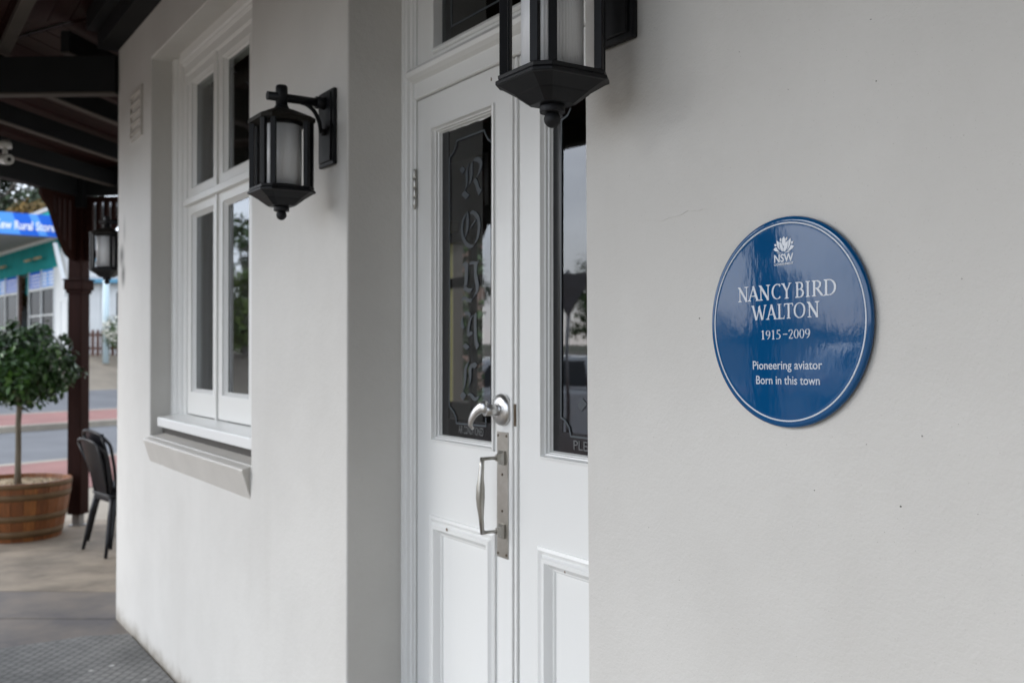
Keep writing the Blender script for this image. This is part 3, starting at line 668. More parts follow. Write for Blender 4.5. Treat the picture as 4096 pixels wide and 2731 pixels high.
let.build('etched_lettering', 'etched', lfL, world=True)
bd = MB()
L1 = [zr2(475, 1318), zr2(474, 1392), zr2(205, 1365), zr2(198, 1310), zr2(180, 1262), zr2(160, 1232), zr2(138, 1212), zr2(142, 600), zr1(157, 900), zr1(157, 210), zr0(372, 545), zr0(390, 505), zr0(400, 457), zr0(592, 384), zr0(600, 410), zr0(620, 450), zr0(648, 468), (zr0(648, 468)[0]+.006, zr0(648, 468)[1]-.002)]
bstroke(bd, L1, .005, YE-.0022, YE-.0016); bd.build('etched_border', 'etched_line', lfL, world=True)
bd = MB(); bstroke(bd, [zr4(1572, 925), zr4(1545, 985), zr4(1495, 1025), zr4(1492, 1250), zr3(1268, 0), zr3(1268, 1115), zr3(1300, 1140), zr3(1330, 1190), zr3(1345, 1262), (zr3(1345, 1262)[0]+.19, zr3(1345, 1262)[1])], .005, YE-.0022, YE-.0016)
bd.build('etched_border', 'etched_line', lfR, world=True)
def text_mesh(txt, width, height, m, name, parent, place, depth=.0006, condensed=True, bold=0):
    cu = bpy.data.curves.new('t', 'FONT'); cu.body = txt; cu.resolution_u = 4; cu.extrude = .01; cu.offset = bold
    to = bpy.data.objects.new('t', cu); COL.objects.link(to); dg = bpy.context.evaluated_depsgraph_get(); me = bpy.data.meshes.new_from_object(to.evaluated_get(dg))
    bpy.data.objects.remove(to); bpy.data.curves.remove(cu)
    xs = [v.co.x for v in me.vertices]; x0, x1 = min(xs), max(xs)
    cap = .729
    b = MB(); b.v = [place((v.co.x-x0)/(x1-x0)*width, v.co.y/cap*height, (v.co.z/.02+.5)*depth) for v in me.vertices]; b.f = [list(p.vertices) for p in me.polygons]; b.sm = [False]*len(b.f)
    bpy.data.meshes.remove(me)
    return b.build(name, m, parent, world=True)
a0, a1 = zr2(225, 1460), zr2(453, 1485)
text_mesh('AIR CONDITIONED', a1[0]-a0[0], .024, 'decal_grey', 'lettering', lfL, lambda x, y, z: Vector((a0[0]+x, YE-.0016-z, a1[1]+y)))
p0 = zr3(1366, 1365); text_mesh('PLEASE', .12, .024, 'decal_grey', 'lettering', lfR, lambda x, y, z: Vector((p0[0]+x, YE-.0016-z, p0[1]+y)))
for pl_ in ([(1395, 1020), (1432, 965), (1470, 1010), (1425, 1068)],):
    MB().prism([zr3(*p) for p in pl_], YE-.0012, YE).build('etched_lettering', 'etched', lfR, world=True)

# ================================================================ WALL LANTERNS
oa, ob = 1.0, .70
PLAN = [(oa, ob), (ob, oa), (-ob, oa), (-oa, ob), (-oa, -ob), (-ob, -oa), (ob, -oa), (oa, -ob)]
def make_lantern():
    t = thing('wall_lantern', (0, 0, 0)); q = -.155; z0 = 2.295-2.2175  # local z=0 at plate centre
    def zz(z): return z-2.2175
    T = Matrix.Translation((0, q, 0))
    MB().box(-.0595, .0595, -.013, 0, zz(2.10), zz(2.335)).build('back_plate', 'black_iron', t, bevel=.004)
    MB().box(-.047, .047, -.0185, -.0125, zz(2.112), zz(2.323)).build('plate_panel', 'black_iron', t, bevel=.004)
    # arm, knuckle, brace
    a = MB(); a.tube([(0, -.012, zz(2.295)), (0, -.045, zz(2.295))], [.020, .019], 18); a.tube([(0, -.03, zz(2.295)), (0, q-.045, zz(2.295))], .0132, 18)
    pts = []
    for i in range(11):
        u = i/10*math.pi/2; pts.append((0, -.030-.062*(1-math.cos(u)), zz(2.205)+.082*math.sin(u)))
    a.tube([(0, -.014, zz(2.205)), (0, -.022, zz(2.205))]+pts, .0065, 10); a.tube([(0, -.012, zz(2.205)), (0, -.028, zz(2.205))], .0105, 12)
    a.build('arm', 'black_iron', t)
    c = MB(); c.lathe([(.0180, zz(2.262)), (.0180, zz(2.326)), (.0155, zz(2.331))], 20, T); c.lathe([(.0235, zz(2.254)), (.0235, zz(2.262)), (.020, zz(2.268))], 20, T); c.build('collar', 'black_iron', t)
    rf = MB(); rf.lathe([(.078, zz(2.2155)), (.085, zz(2.2165)), (.085, zz(2.229)), (.081, zz(2.2305)), (.056, zz(2.2435)), (.042, zz(2.2505)), (.030, zz(2.256)), (.022, zz(2.259))], 8, T, False, PLAN)
    rf.build('roof', 'bronze_edge', t, bevel=.0012)
    bs = MB(); bs.lathe([(.076, zz(2.011)), (.0815, zz(2.012)), (.0825, zz(2.0195)), (.079, zz(2.0205))][::1], 8, T, False, PLAN)
    bs.lathe([(.034, zz(1.9645)), (.052, zz(1.9795)), (.055, zz(1.982)), (.057, zz(1.9845)), (.081, zz(2.001)), (.086, zz(2.0025)), (.086, zz(2.0085)), (.0835, zz(2.0108))], 8, T, False, PLAN)
    bs.build('base', 'black_iron', t, bevel=.001)
    f = MB(); f.lathe([(.0225, zz(1.950)), (.0235, zz(1.952)), (.0235, zz(1.9615)), (.022, zz(1.965))], 24, T); f.sphere((0, q, zz(1.9385)), .0157, 24, 14); f.build('finial', 'ball_black', t)
    # eight corner bars
    for (x, y) in PLAN:
        x, y = x*.0735, y*.0735
        MB().box(-.0075, .0075, -.0078, .0078, zz(2.020), zz(2.217), Matrix.Translation((x, q+y, 0)) @ Matrix.Rotation(math.atan2(y, x), 4, 'Z')).build('glazing_bar', 'black_iron', t, bevel=.0012)
    # ribbed frosted cylinder
    pr_ = [(1.0+(0, .012, .022, .012)[k % 4], 2*math.pi*k/240) for k in range(240)]
    MB().lathe([(.0565, zz(2.0205)), (.0565, zz(2.2155))], 8, T, True, [(r_*math.cos(a_), r_*math.sin(a_)) for r_, a_ in pr_]).build('frosted_shade', 'frosted_glass', t)
    MB().lathe([(.0600, zz(2.0200)), (.0600, zz(2.026)), (.0576, zz(2.026))], 30, T).build('shade_ring', 'black_iron', t)
    MB().lathe([(.0630, zz(2.207)), (.0630, zz(2.2155)), (.0576, zz(2.216))], 30, T).build('shade_ring', 'black_iron', t)
    return t
ln = make_lantern(); ln.location = (-2.9035, -.0005, 2.2175)
G = 'black wall lanterns on the hotel'
tag(ln, 'black wall lantern with ribbed frosted shade hanging between the window and the door', 'lantern', G)
l2 = copy_tree(ln); l2.location = (-1.4895, -.0005, 2.2325); tag(l2, 'nearest black wall lantern, its top cut off by the photo, right of the double doors', 'lantern', G)
l3 = copy_tree(ln); p3 = C1+DF*.262; l3.location = (p3.x+NF.x*.002, p3.y+NF.y*.002, 2.2175); l3.rotation_euler = (0, 0, math.atan2(NF.x, -NF.y)); tag(l3, 'small distant black lantern half hidden behind the wall corner beside the maroon post', 'lantern', G)

# ================================================================ BLUE PLAQUE
PC = Vector((-1.0685, 0, 1.574)); PR = .1615
plq = thing('blue_plaque', (PC.x, 0, PC.z), 0, 'round glossy blue enamel heritage plaque with white lettering on the wall', 'plaque')
ROT = Matrix.Rotation(R(-1.0), 4, 'Y')           # hung a touch askew
MYn = Matrix.Translation(PC) @ Matrix.Rotation(R(90), 4, 'X')
prf = [(PR-.006, .002), (PR-.001, .004), (PR, .006), (PR-.001, .0088), (PR-.003, .0108), (PR-.006, .0116), (PR-.010, .0108)]
N_ = 24
for i in range(1, N_): r_ = (PR-.010)*(1-i/N_); prf.append((r_, .0108+.0020*(1-(r_/(PR-.010))**2)))
prf.append((.0004, .0128))
dk = MB().lathe(prf, 128, MYn)
for p_ in dk.v: p_.z = PC.z+(p_.z-PC.z)*1.022
dk.build('disc', 'blue_enamel', plq, world=True)
def dome(r): return .0108+.0020*(1-min(1, r/(PR-.010))**2)
def ppt(x, z, h):                                 # local plaque coords -> world, rotated a degree
    c, s = math.cos(R(1.0)), math.sin(R(1.0)); X = x*c - z*s; Z_ = x*s + z*c
    return Vector((PC.x+X, -(dome(math.hypot(X, Z_))+h), PC.z+Z_))
rg = MB(); q = 160; r0, r1 = PR*.9265, PR*.9415
vs_ = []
for k in range(q):
    a_ = 2*math.pi*k/q
    for r_, h in ((r0, .0000), (r0, .0005), (r1, .0005), (r1, .0000)): vs_.append(ppt(r_*math.cos(a_), r_*math.sin(a_), h))
for p_ in vs_: p_.z = PC.z+(p_.z-PC.z)*1.022
rg.add(vs_, [(k*4+j, ((k+1) % q)*4+j, ((k+1) % q)*4+j+1, k*4+j+1) for k in range(q) for j in range(3)], True); rg.build('border_ring', 'white_enamel', plq, world=True)
# hand-drawn roman capitals: strokes with thick / thin widths and bracketed serifs
TK, TN, SF = .125, .062, .045
class G_:
    def __init__(s): s.p = []
    def st(s, x0, y0, x1, y1, w0, w1=None):
        w1 = w1 or w0; dx, dy = x1-x0, y1-y0; l = math.hypot(dx, dy); nx, ny = -dy/l, dx/l
        s.p.append([(x0-nx*w0/2, y0-ny*w0/2), (x1-nx*w1/2, y1-ny*w1/2), (x1+nx*w1/2, y1+ny*w1/2), (x0+nx*w0/2, y0+ny*w0/2)]); return s
    def se(s, x, y, w, up=1):                    # serif on baseline (up=1) or cap line (up=-1)
        s.p.append([(x-w/2, y), (x+w/2, y), (x+w/2, y+up*.035), (x+w*.22, y+up*.075), (x-w*.22, y+up*.075), (x-w/2, y+up*.035)]); return s
    def arc(s, cx, cy, rx, ry, a0, a1, wmin, wmax, phase=0, n=22):
        for i in range(n):
            t0 = R(a0+(a1-a0)*i/n); t1 = R(a0+(a1-a0)*(i+1)/n+(1.2 if a1 > a0 else -1.2))
            P = []
            for t in (t0, t1):
                w = wmin+(wmax-wmin)*abs(math.cos(t-phase))**1.3; P.append((cx+(rx-w/2)*math.cos(t), cy+(ry-w/2)*math.sin(t), cx+(rx+w/2)*math.cos(t), cy+(ry+w/2)*math.sin(t)))
            s.p.append([(P[0][0], P[0][1]), (P[0][2], P[0][3]), (P[1][2], P[1][3]), (P[1][0], P[1][1])])
        return s
# every glyph is drawn in a box of width w, cap height 1
GL = {}
def gl(ch, w, g): GL[ch] = (w, g.p)
g_ = G_().st(.14, 0, .14, 1, TN).st(.60, 0, .60, 1, TN).st(.10, .97, .60, .03, TK*1.05); g_.p.append([(.50, .0), (.63, -.03), (.63, .14), (.56, .10)]); g_.se(.14, 0, .24).se(.06, 1, .12, -1).se(.60, 1, .26, -1); gl('N', .74, g_)
gl('A', .76, G_().st(.12, .02, .38, .98, TN).st(.36, 1.0, .64, .02, TK).st(.2, .33, .56, .33, TN*.9).se(.12, 0, .24).se(.65, 0, .24))
gl('C', .62, G_().arc(.42, .5, .34, .475, 48, 312, TN*.8, TK).st(.60, .80, .60, .99, .04, .05).st(.58, .12, .62, .19, .05, .03))
gl('Y', .70, G_().st(.12, .98, .37, .48, TK).st(.60, .98, .37, .46, TN).st(.37, 0, .37, .50, TK).se(.37, 0, .28).se(.11, 1, .25, -1).se(.61, 1, .2, -1))
gl('B', .62, G_().st(.16, 0, .16, 1, TK).se(.12, 0, .20).se(.12, 1, .20, -1).st(.14, .97, .32, .97, TN).st(.14, .53, .34, .53, TN).st(.14, .03, .34, .03, TN).arc(.31, .75, .21, .22, -90, 90, TN*.8, TK).arc(.33, .28, .25, .25, -90, 90, TN*.8, TK))
gl('I', .30, G_().st(.15, 0, .15, 1, TK).se(.15, 0, .28).se(.15, 1, .28, -1))
gl('R', .76, G_().st(.16, 0, .16, 1, TK).se(.14, 0, .26).se(.12, 1, .20, -1).st(.14, .97, .32, .97, TN).st(.14, .50, .34, .50, TN).arc(.31, .735, .23, .235, -90, 90, TN*.8, TK).st(.34, .50, .66, .04, TK).st(.62, .05, .76, .0, .06, .04))
gl('D', .78, G_().st(.16, 0, .16, 1, TK).se(.12, 0, .20).se(.12, 1, .20, -1).st(.14, .97, .34, .97, TN).st(.14, .03, .34, .03, TN).arc(.32, .5, .38, .47, -90, 90, TN*.8, TK))
gl('W', 1.0, G_().st(.10, .98, .32, .0, TK).st(.55, .98, .34, .02, TN).st(.50, .90, .72, .0, TK).st(.92, .98, .74, .02, TN).se(.09, 1, .20, -1).se(.92, 1, .17, -1))
gl('L', .56, G_().st(.17, 0, .17, 1, TK).se(.13, 0, .22).se(.17, 1, .28, -1).st(.14, .03, .50, .03, TN).st(.50, .0, .54, .22, .07, .03))
gl('T', .66, G_().st(.33, 0, .33, 1, TK).se(.33, 0, .28).st(.05, .97, .61, .97, TN).st(.05, .99, .02, .80, .07, .03).st(.61, .99, .64, .80, .07, .03))
gl('O', .80, G_().arc(.40, .5, .35, .475, 0, 360, TN*.8, TK, n=36))
gl('1', .34, G_().st(.20, .03, .20, 1, .11).st(.20, .99, .03, .86, .07, .03).se(.20, 0, .28))
gl('9', .50, G_().arc(.25, .69, .19, .27, 0, 360, TN*.8, .10, n=28).arc(.10, .62, .345, .60, -78, 14, .04, .10))
gl('5', .48, G_().st(.10, .95, .43, .95, .11).st(.12, .97, .10, .56, .06).arc(.17, .31, .245, .285, -105, 105, .05, .11).st(.02, .06, .12, .03, .09, .06))
gl('-', .50, G_().st(.02, .50, .48, .50, .085))
gl('2', .50, G_().arc(.22, .74, .19, .225, -28, 165, .05, .11).st(.385, .64, .06, .06, .10, .07).st(.03, .045, .44, .045, .09).st(.43, .03, .47, .15, .05, .03))
gl('0', .52, G_().arc(.26, .5, .205, .465, 0, 360, .05, .10, n=32))
PL = plq
def serif_line(chars, zoomf, base, h, name):
    b = MB(); k = 0
    for ch, xa, xb in chars:
        X0_ = wp(zoomf(xa), 738, -.0125)[0]-PC.x; X1_ = wp(zoomf(xb), 738, -.0125)[0]-PC.x
        w, polys = GL[ch]; xs_ = [p[0] for q_ in polys for p in q_]; a_, c_ = min(xs_), max(xs_)
        for i, pl2 in enumerate(polys):
            e = .0005+(i % 40)*.000012
            pts = [(X0_+(p[0]-a_)/(c_-a_)*(X1_-X0_), base+p[1]*h) for p in pl2]; kk = len(pts)
            vs2 = [ppt(x, z, 0) for x, z in pts]+[ppt(x, z, e) for x, z in pts]
            b.add(vs2, [tuple(range(kk)), tuple(reversed(range(kk, 2*kk)))]+[(j, (j+1) % kk, kk+(j+1) % kk, kk+j) for j in range(kk)])
    return b.build(name, 'white_enamel', plq, world=True)
z3 = lambda x: (2900+x/3.92)/1.7415
z4 = lambda x: (2900+x/4.48)/1.7415
serif_line([('N', 210, 375), ('A', 360, 552), ('N', 540, 720), ('C', 745, 887), ('Y', 893, 1057), ('B', 1115, 1252), ('I', 1278, 1342), ('R', 1373, 1562), ('D', 1560, 1752)], z3, .0360, .0241, 'lettering')
serif_line([('W', 420, 660), ('A', 650, 827), ('L', 830, 942), ('T', 935, 1078), ('O', 1087, 1270), ('N', 1295, 1488)], z3, .0048, .0237, 'lettering')
serif_line([('1', 650, 710), ('9', 735, 815), ('1', 838, 892), ('5', 922, 1000), ('-', 1043, 1120), ('2', 1142, 1222), ('0', 1238, 1325), ('0', 1338, 1425), ('9', 1438, 1526)], z4, -.0264, .0143, 'lettering')
def sans(txt, xa, xb, base, h, bold=0):
    X0_ = wp(xa, 738, -.0125)[0]-PC.x; X1_ = wp(xb, 738, -.0125)[0]-PC.x
    text_mesh(txt, X1_-X0_, h, 'white_enamel', 'lettering', plq, lambda x, y, z: ppt(X0_+x, base+y, z), depth=.0006, bold=bold)
sans('Pioneering aviator', z4(490), z4(1728), -.0737, .0140, .004)
sans('Born in this town', z4(543), z4(1678), -.0972, .0140, .004)
sans('NSW', z3(786), z3(1088), .0940, .0126, .02)
sans('GOVERNMENT', z3(786), z3(1088), .0885, .0037, .012)
# lotus emblem: petals
lt = MB(); LX = wp(z3(936), 738, -.0125)[0]-PC.x; LS = (wp(z3(1100), 738, -.0125)[0]-wp(z3(775), 738, -.0125)[0])/325
LZ = .110
def petal(pts, k):
    P_ = [(LX+(x-936)*LS, LZ+(385-(y+(x-936)*.085))*LS*.80) for x, y in pts]; kk = len(P_); e = .0006+k*.00003
    vs2 = [ppt(x, z, 0) for x, z in P_]+[ppt(x, z, e) for x, z in P_]
    lt.add(vs2, [tuple(range(kk)), tuple(reversed(range(kk, 2*kk)))]+[(j, (j+1) % kk, kk+(j+1) % kk, kk+j) for j in range(kk)])
PT = [[(938, 155), (962, 190), (970, 235), (958, 275), (936, 305), (914, 275), (905, 238), (914, 190)],
 [(874, 232), (900, 255), (918, 290), (930, 335), (926, 385), (905, 380), (885, 345), (872, 300), (868, 262)],
 [(1000, 222), (1004, 255), (1000, 300), (985, 345), (962, 380), (936, 388), (932, 345), (948, 290), (972, 250)],
 [(826, 212), (850, 228), (866, 250), (862, 290), (868, 325), (885, 365), (862, 350), (840, 318), (828, 270)],
 [(1050, 185), (1046, 240), (1036, 290), (1015, 335), (985, 372), (1004, 330), (1012, 280), (1010, 225), (1026, 200)],
 [(776, 352), (800, 325), (822, 318), (840, 350), (862, 378), (890, 392), (840, 388), (800, 375)],
 [(1100, 312), (1080, 342), (1040, 370), (990, 384), (1010, 365), (1034, 330), (1052, 290), (1078, 300)],
 [(790, 270), (820, 266), (824, 300), (800, 308)],
 [(1088, 235), (1080, 268), (1062, 282), (1054, 262), (1060, 240)],
 [(882, 175), (902, 195), (900, 225), (890, 238), (876, 222)],
 [(992, 160), (998, 190), (984, 225), (974, 222), (970, 195)],
 [(832, 404), (880, 408), (925, 400), (880, 418), (845, 416)],
 [(1040, 378), (1020, 395), (970, 404), (945, 402), (990, 392)]]
for k, p in enumerate(PT): petal(p, k)
lt.build('lotus_emblem', 'white_enamel', plq, world=True)

# ================================================================ VERANDAH
ver = thing('verandah', (-3, -1, 0), 0, 'dark timber verandah roof with maroon posts and fretwork brackets around the hotel corner', 'verandah')
P1 = Vector((*cw(-3.80, 8.73), 0)); EZ = 2.87
OUT = 2.03
# outer edge along the side street through P1; bend where it meets the front edge
tb = (P1.y+2.2)/D2.y; PB = P1 - D2*tb; PB.z = 0
def vb(b, name, m, bevel=.004): return b.build(name, m, ver, world=True, bevel=bevel)
PE = P1 + D2*3.2
vb(MB().bar((PB.x, PB.y, EZ+.11), (P1.x, P1.y, EZ+.11), .09, .22), 'edge_beam', 'dark_beam')
vb(MB().bar((P1.x, P1.y, EZ+.11), (P1.x-N2.x*2.0, P1.y-N2.y*2.0, EZ+.11), .07, .20), 'tie_beam', 'dark_beam')
vb(MB().bar((PB.x, -2.2, EZ+.11), (9, -2.2, EZ+.11), .09, .22), 'edge_beam', 'dark_beam')
RW = 3.47                                                       # roof lining height at the wall
# tie rafter from the building corner to the outer edge
Q2 = C1 + Vector((-.58, -.815, 0)).normalized()*2.18
vb(MB().bar((C1.x, C1.y+.0, 3.0+.105), (Q2.x, Q2.y, 3.0+.105), .07, .205), 'rafter', 'dark_beam')
vb(MB().bar((C1.x, C1.y, 2.996), (Q2.x, Q2.y, 2.996), .078, .012), 'rafter_edge', 'grey_batten')
for k, xr_ in enumerate((-3.2, -1.2, .8, 2.8, 4.8, 6.8)):
    vb(MB().bar((xr_, -.05, 3.27), (xr_, -2.2, 3.02), .05, .14), 'rafter', 'dark_beam')
# ledger along the wall top
vb(MB().box(-6.0, 4.5, -.11, -.001, 3.235, 3.40), 'ledger', 'dark_beam'); vb(MB().box(-6.0, 4.5, -.17, -.1105, 3.33, 3.44), 'ledger', 'dark_beam')
# battens parallel to the front wall
for y in (-.52, -1.05, -1.6):
    z = 3.44-(-y)*.20
    vb(MB().box(-6.9+.2*y, 7, y-.035, y+.035, z-.04, z), 'batten', 'grey_batten')
# battens parallel to the side wall
for k, o_ in enumerate((.30, .78, 1.26, 1.70)):
    a_ = C1+N2*o_-D2*.05; e_ = a_+D2*2.78; z = 3.42-o_*.20
    vb(MB().bar((a_.x, a_.y, z-.06), (e_.x, e_.y, z-.06), .055, .12), 'batten', 'dark_beam')
    vb(MB().bar((a_.x, a_.y, z-.125), (e_.x, e_.y, z-.125), .06, .010), 'batten_edge', 'grey_batten')
# lining boards (sloping), front bay and side bay
def lining(a, b_, nrm, wid, name):                             # a,b along the wall; nrm outward
    a, b_ = Vector(a), Vector(b_); d = (b_-a); nb = int(wid/.11)
    mbx = MB()
    for k in range(nb):
        o0, o1 = k*wid/nb+.003, (k+1)*wid/nb-.003; z0_, z1_ = RW-o0*.2, RW-o1*.2
        P = [a+nrm*o0, b_+nrm*o0, b_+nrm*o1, a+nrm*o1]; Z_ = (z0_, z0_, z1_, z1_)
        vs2 = [Vector((p.x, p.y, z)) for p, z in zip(P, Z_)]+[Vector((p.x, p.y, z+.015)) for p, z in zip(P, Z_)]
        mbx.add(vs2, [(0, 1, 2, 3), (4, 7, 6, 5), (0, 4, 5, 1), (1, 5, 6, 2), (2, 6, 7, 3), (3, 7, 4, 0)])
    vb(mbx, name, 'red_lining', 0)
    mbx = MB(); P = [a, b_, b_+nrm*(wid+.25), a+nrm*(wid+.25)]; Z_ = (RW+.03, RW+.03, RW+.03-.2*(wid+.25), RW+.03-.2*(wid+.25))
    vs2 = [Vector((p.x, p.y, z)) for p, z in zip(P, Z_)]+[Vector((p.x, p.y, z+.02)) for p, z in zip(P, Z_)]
    mbx.add(vs2, [(0, 1, 2, 3), (4, 7, 6, 5), (0, 4, 5, 1), (1, 5, 6, 2), (2, 6, 7, 3), (3, 7, 4, 0)]); vb(mbx, 'roof_sheet', 'corrugated', 0)
lining((-6.2, 0, 0), (9, 0, 0), Vector((0, -1, 0)), 2.3, 'lining_boards')
lining(C1-D2*.0, C1+D2*2.78, N2, 2.15, 'lining_boards')
# wedge between both bays at the corner
w0 = C1; w1 = C1+Vector((0, -2.55, 0)); w2 = C1+N2*2.4; w3 = PB+Vector((-.2, -.3, 0))
mbx = MB(); vsw = [(w0.x+.02, w0.y, RW+.02), (w1.x, w1.y, RW-.47), (w3.x, w3.y, RW-.5), (w2.x, w2.y, RW-.45)]
mbx.add([Vector(p) for p in vsw]+[Vector(p)+Vector((0, 0, .02)) for p in vsw], [(0, 1, 2, 3), (4, 7, 6, 5), (0, 4, 5, 1), (1, 5, 6, 2), (2, 6, 7, 3), (3, 7, 4, 0)]); vb(mbx, 'lining_wedge', 'red_lining', 0)
def post(p, rz):
    M = Matrix.Translation((p.x, p.y, 0)) @ Matrix.Rotation(rz, 4, 'Z'); w = .064
    po = vb(MB().box(-w, w, -w, w, .10, EZ+.01, M), 'post', 'maroon_post', .006)
    MB().box(-.090, .090, -.090, .090, 2.055, 2.135, M).box(-.078, .078, -.078, .078, 2.025, 2.054, M).box(-.098, .098, -.098, .098, 2.136, 2.150, M).build('post_collar', 'maroon_post', po, world=True, bevel=.008)
    MB().box(-.088, .088, -.088, .088, EZ-.10, EZ+.22, M).build('post_head', 'dark_beam', po, world=True, bevel=.004)
    MB().box(-.035, .035, -.035, .035, 0, .10, M).box(-.06, .06, -.06, .06, .0, .008, M).build('post_foot', 'galv', po, world=True)
    return po
def bracket(p, d):                                             # fretwork bracket from the post along d
    M = Matrix(((d.x, -d.y, 0, p.x), (d.y, d.x, 0, p.y), (0, 0, 1, 0), (0, 0, 0, 1)))
    L0, L1_ = .062, .54; zt_ = EZ-.002; n_ = 18
    CV = [(.0, .56), (.10, .555), (.19, .52), (.289, .384), (.416, .154), (.54, .05)]
    def zc(x):
        for (xa, da), (xb, db) in zip(CV, CV[1:]):
            if x <= xb: u = (x-xa)/(xb-xa); return zt_-(da+(db-da)*u)
        return zt_-.05
    b = MB(); th = .016
    slots = [(.138, .170), (.212, .244), (.284, .314), (.352, .376)]
    xs_ = sorted(set([L0, L1_]+[v for s_ in slots for v in s_]+[L0+(L1_-L0)*i/n_ for i in range(n_+1)]))
    for i in range(len(xs_)-1):
        xa, xb = xs_[i], xs_[i+1]; mid = (xa+xb)/2; s_ = any(a <= mid <= c for a, c in slots)
        if s_:
            zb1 = zc(mid)+.06
            if zb1 < zt_-.08: b.prism([(xa, zc(xa)), (xb, zc(xb)), (xb, zb1), (xa, zb1)], -th, th, M=M); b.prism([(xa, zt_-.045), (xb, zt_-.045), (xb, zt_), (xa, zt_)], -th, th, M=M); continue
        b.prism([(xa, zc(xa)), (xb, zc(xb)), (xb, zt_), (xa, zt_)], -th, th, M=M)
    vb(b, 'bracket', 'maroon_post', 0)
rz1 = math.atan2(D2.y, D2.x)
post(P1, rz1); bracket(P1, -D2); bracket(P1, -N2)
# slatted valance from the post towards the side wall
vx = MB()
for k in range(9):
    a_ = P1-N2*(.13+k*.115)
post(PB, 0); bracket(PB, Vector((1, 0, 0))); bracket(PB, D2)
for x in (-3.19, .9):
    pp = Vector((x, -2.2, 0)); post(pp, 0); bracket(pp, Vector((1, 0, 0))); bracket(pp, Vector((-1, 0, 0)))
vb(MB().bar((P1.x, P1.y, 3.22), (P1.x-N2.x*2.3, P1.y-N2.y*2.3, 3.34), .03, .60), 'gable_board', 'dark_beam')
# security camera under the edge beam
cc = cw(-3.52, 6.9); sec = thing('security_camera', (cc[0], cc[1], 2.86), math.atan2(-cc[0], CAMY+cc[1])+R(18), 'pale security camera mounted under the dark verandah beam', 'camera')
MB().lathe([(.055, .09), (.055, .13), (.03, .16)], 20).build('mount', 'cctv', sec)
MB().tube([(0, 0, .10), (0, .0, .03)], .02, 12).build('bracket', 'cctv', sec)
MB().tube([(0, .07, .0), (0, .06, 0), (0, -.08, -.02), (0, -.10, -.023)], [.030, .042, .046, .044], 20).build('housing', 'cctv', sec)
MB().tube([(0, -.1005, -.023), (0, -.106, -.024)], .020, 16).build('lens', 'lens_black', sec)
MB().tube([(0, -.1002, -.023), (0, -.1045, -.024)], .034, 16).build('lens_ring', 'cctv', sec)
sec.scale = (.8, .8, .8)

# ================================================================ HALF BARREL, TREE, MULCH
BX, BY = cw((45-1176)/2287*8.25, 8.22)
bar_ = thing('half_barrel', (BX, BY, 0), 0, 'orange-brown half wine barrel planter with dull metal hoops on the pavement', 'planter')
def rb(z): return .335+.085*math.sin(min(1, z/.46)*1.25)
ns = 26
for k in range(ns):
    a0_, a1_ = 2*math.pi*k/ns+.004, 2*math.pi*(k+1)/ns-.004; b = MB(); zs_ = [.0, .12, .24, .36, .47]
    vs2 = []
    for z in zs_:
        r_ = rb(z)
        for a_ in (a0_, a1_):
            vs2.append((r_*math.cos(a_), r_*math.sin(a_), z)); vs2.append(((r_-.028)*math.cos(a_), (r_-.028)*math.sin(a_), z))
    fs = []
    for i in range(len(zs_)-1):
        o_ = i*4; fs += [(o_, o_+2, o_+6, o_+4), (o_+1, o_+5, o_+7, o_+3), (o_, o_+4, o_+5, o_+1), (o_+2, o_+3, o_+7, o_+6)]
    fs += [(0, 1, 3, 2), (16, 18, 19, 17)]
    b.add(vs2, fs); b.build('stave', ('stave1', 'stave2', 'stave3', 'stave1')[random.randrange(4)], bar_)
for z, h in ((.035, .055), (.165, .05), (.335, .05), (.43, .035)):
    b = MB(); b.lathe([(rb(z)+.001, z), (rb(z)+.0025, z), (rb(z+h)+.0025, z+h), (rb(z+h)+.001, z+h), (rb(z+h)-.004, z+h-.002), (rb(z)-.004, z+.002)], 52); b.build('hoop', 'hoop', bar_)
b = MB()
rnd = random.Random(3)
b.lathe([(.375, .405), (.375, .425), (.25, .44), (.1, .455), (.01, .46)], 26)
for i in range(1500):
    a_ = rnd.uniform(0, 6.28); r_ = .37*math.sqrt(rnd.random()); z = .445-.03*(r_/.37)+rnd.uniform(0, .02); l = rnd.uniform(.01, .03); w = rnd.uniform(.003, .008); t = rnd.uniform(0, 6.28); tl = rnd.uniform(-.5, .5)
    c = Vector((r_*math.cos(a_), r_*math.sin(a_), z)); d = Vector((math.cos(t), math.sin(t), tl)).normalized()*l; s_ = Vector((-math.sin(t), math.cos(t), rnd.uniform(-.4, .4)))*w
    b.add([c-d-s_, c+d-s_, c+d+s_, c-d+s_], [(0, 1, 2, 3)])
mo = b.build('mulch', 'mulch', None); mo.location = (BX, BY, 0); tag(mo, 'straw coloured bark mulch filling the half barrel planter', 'mulch', kind='stuff')
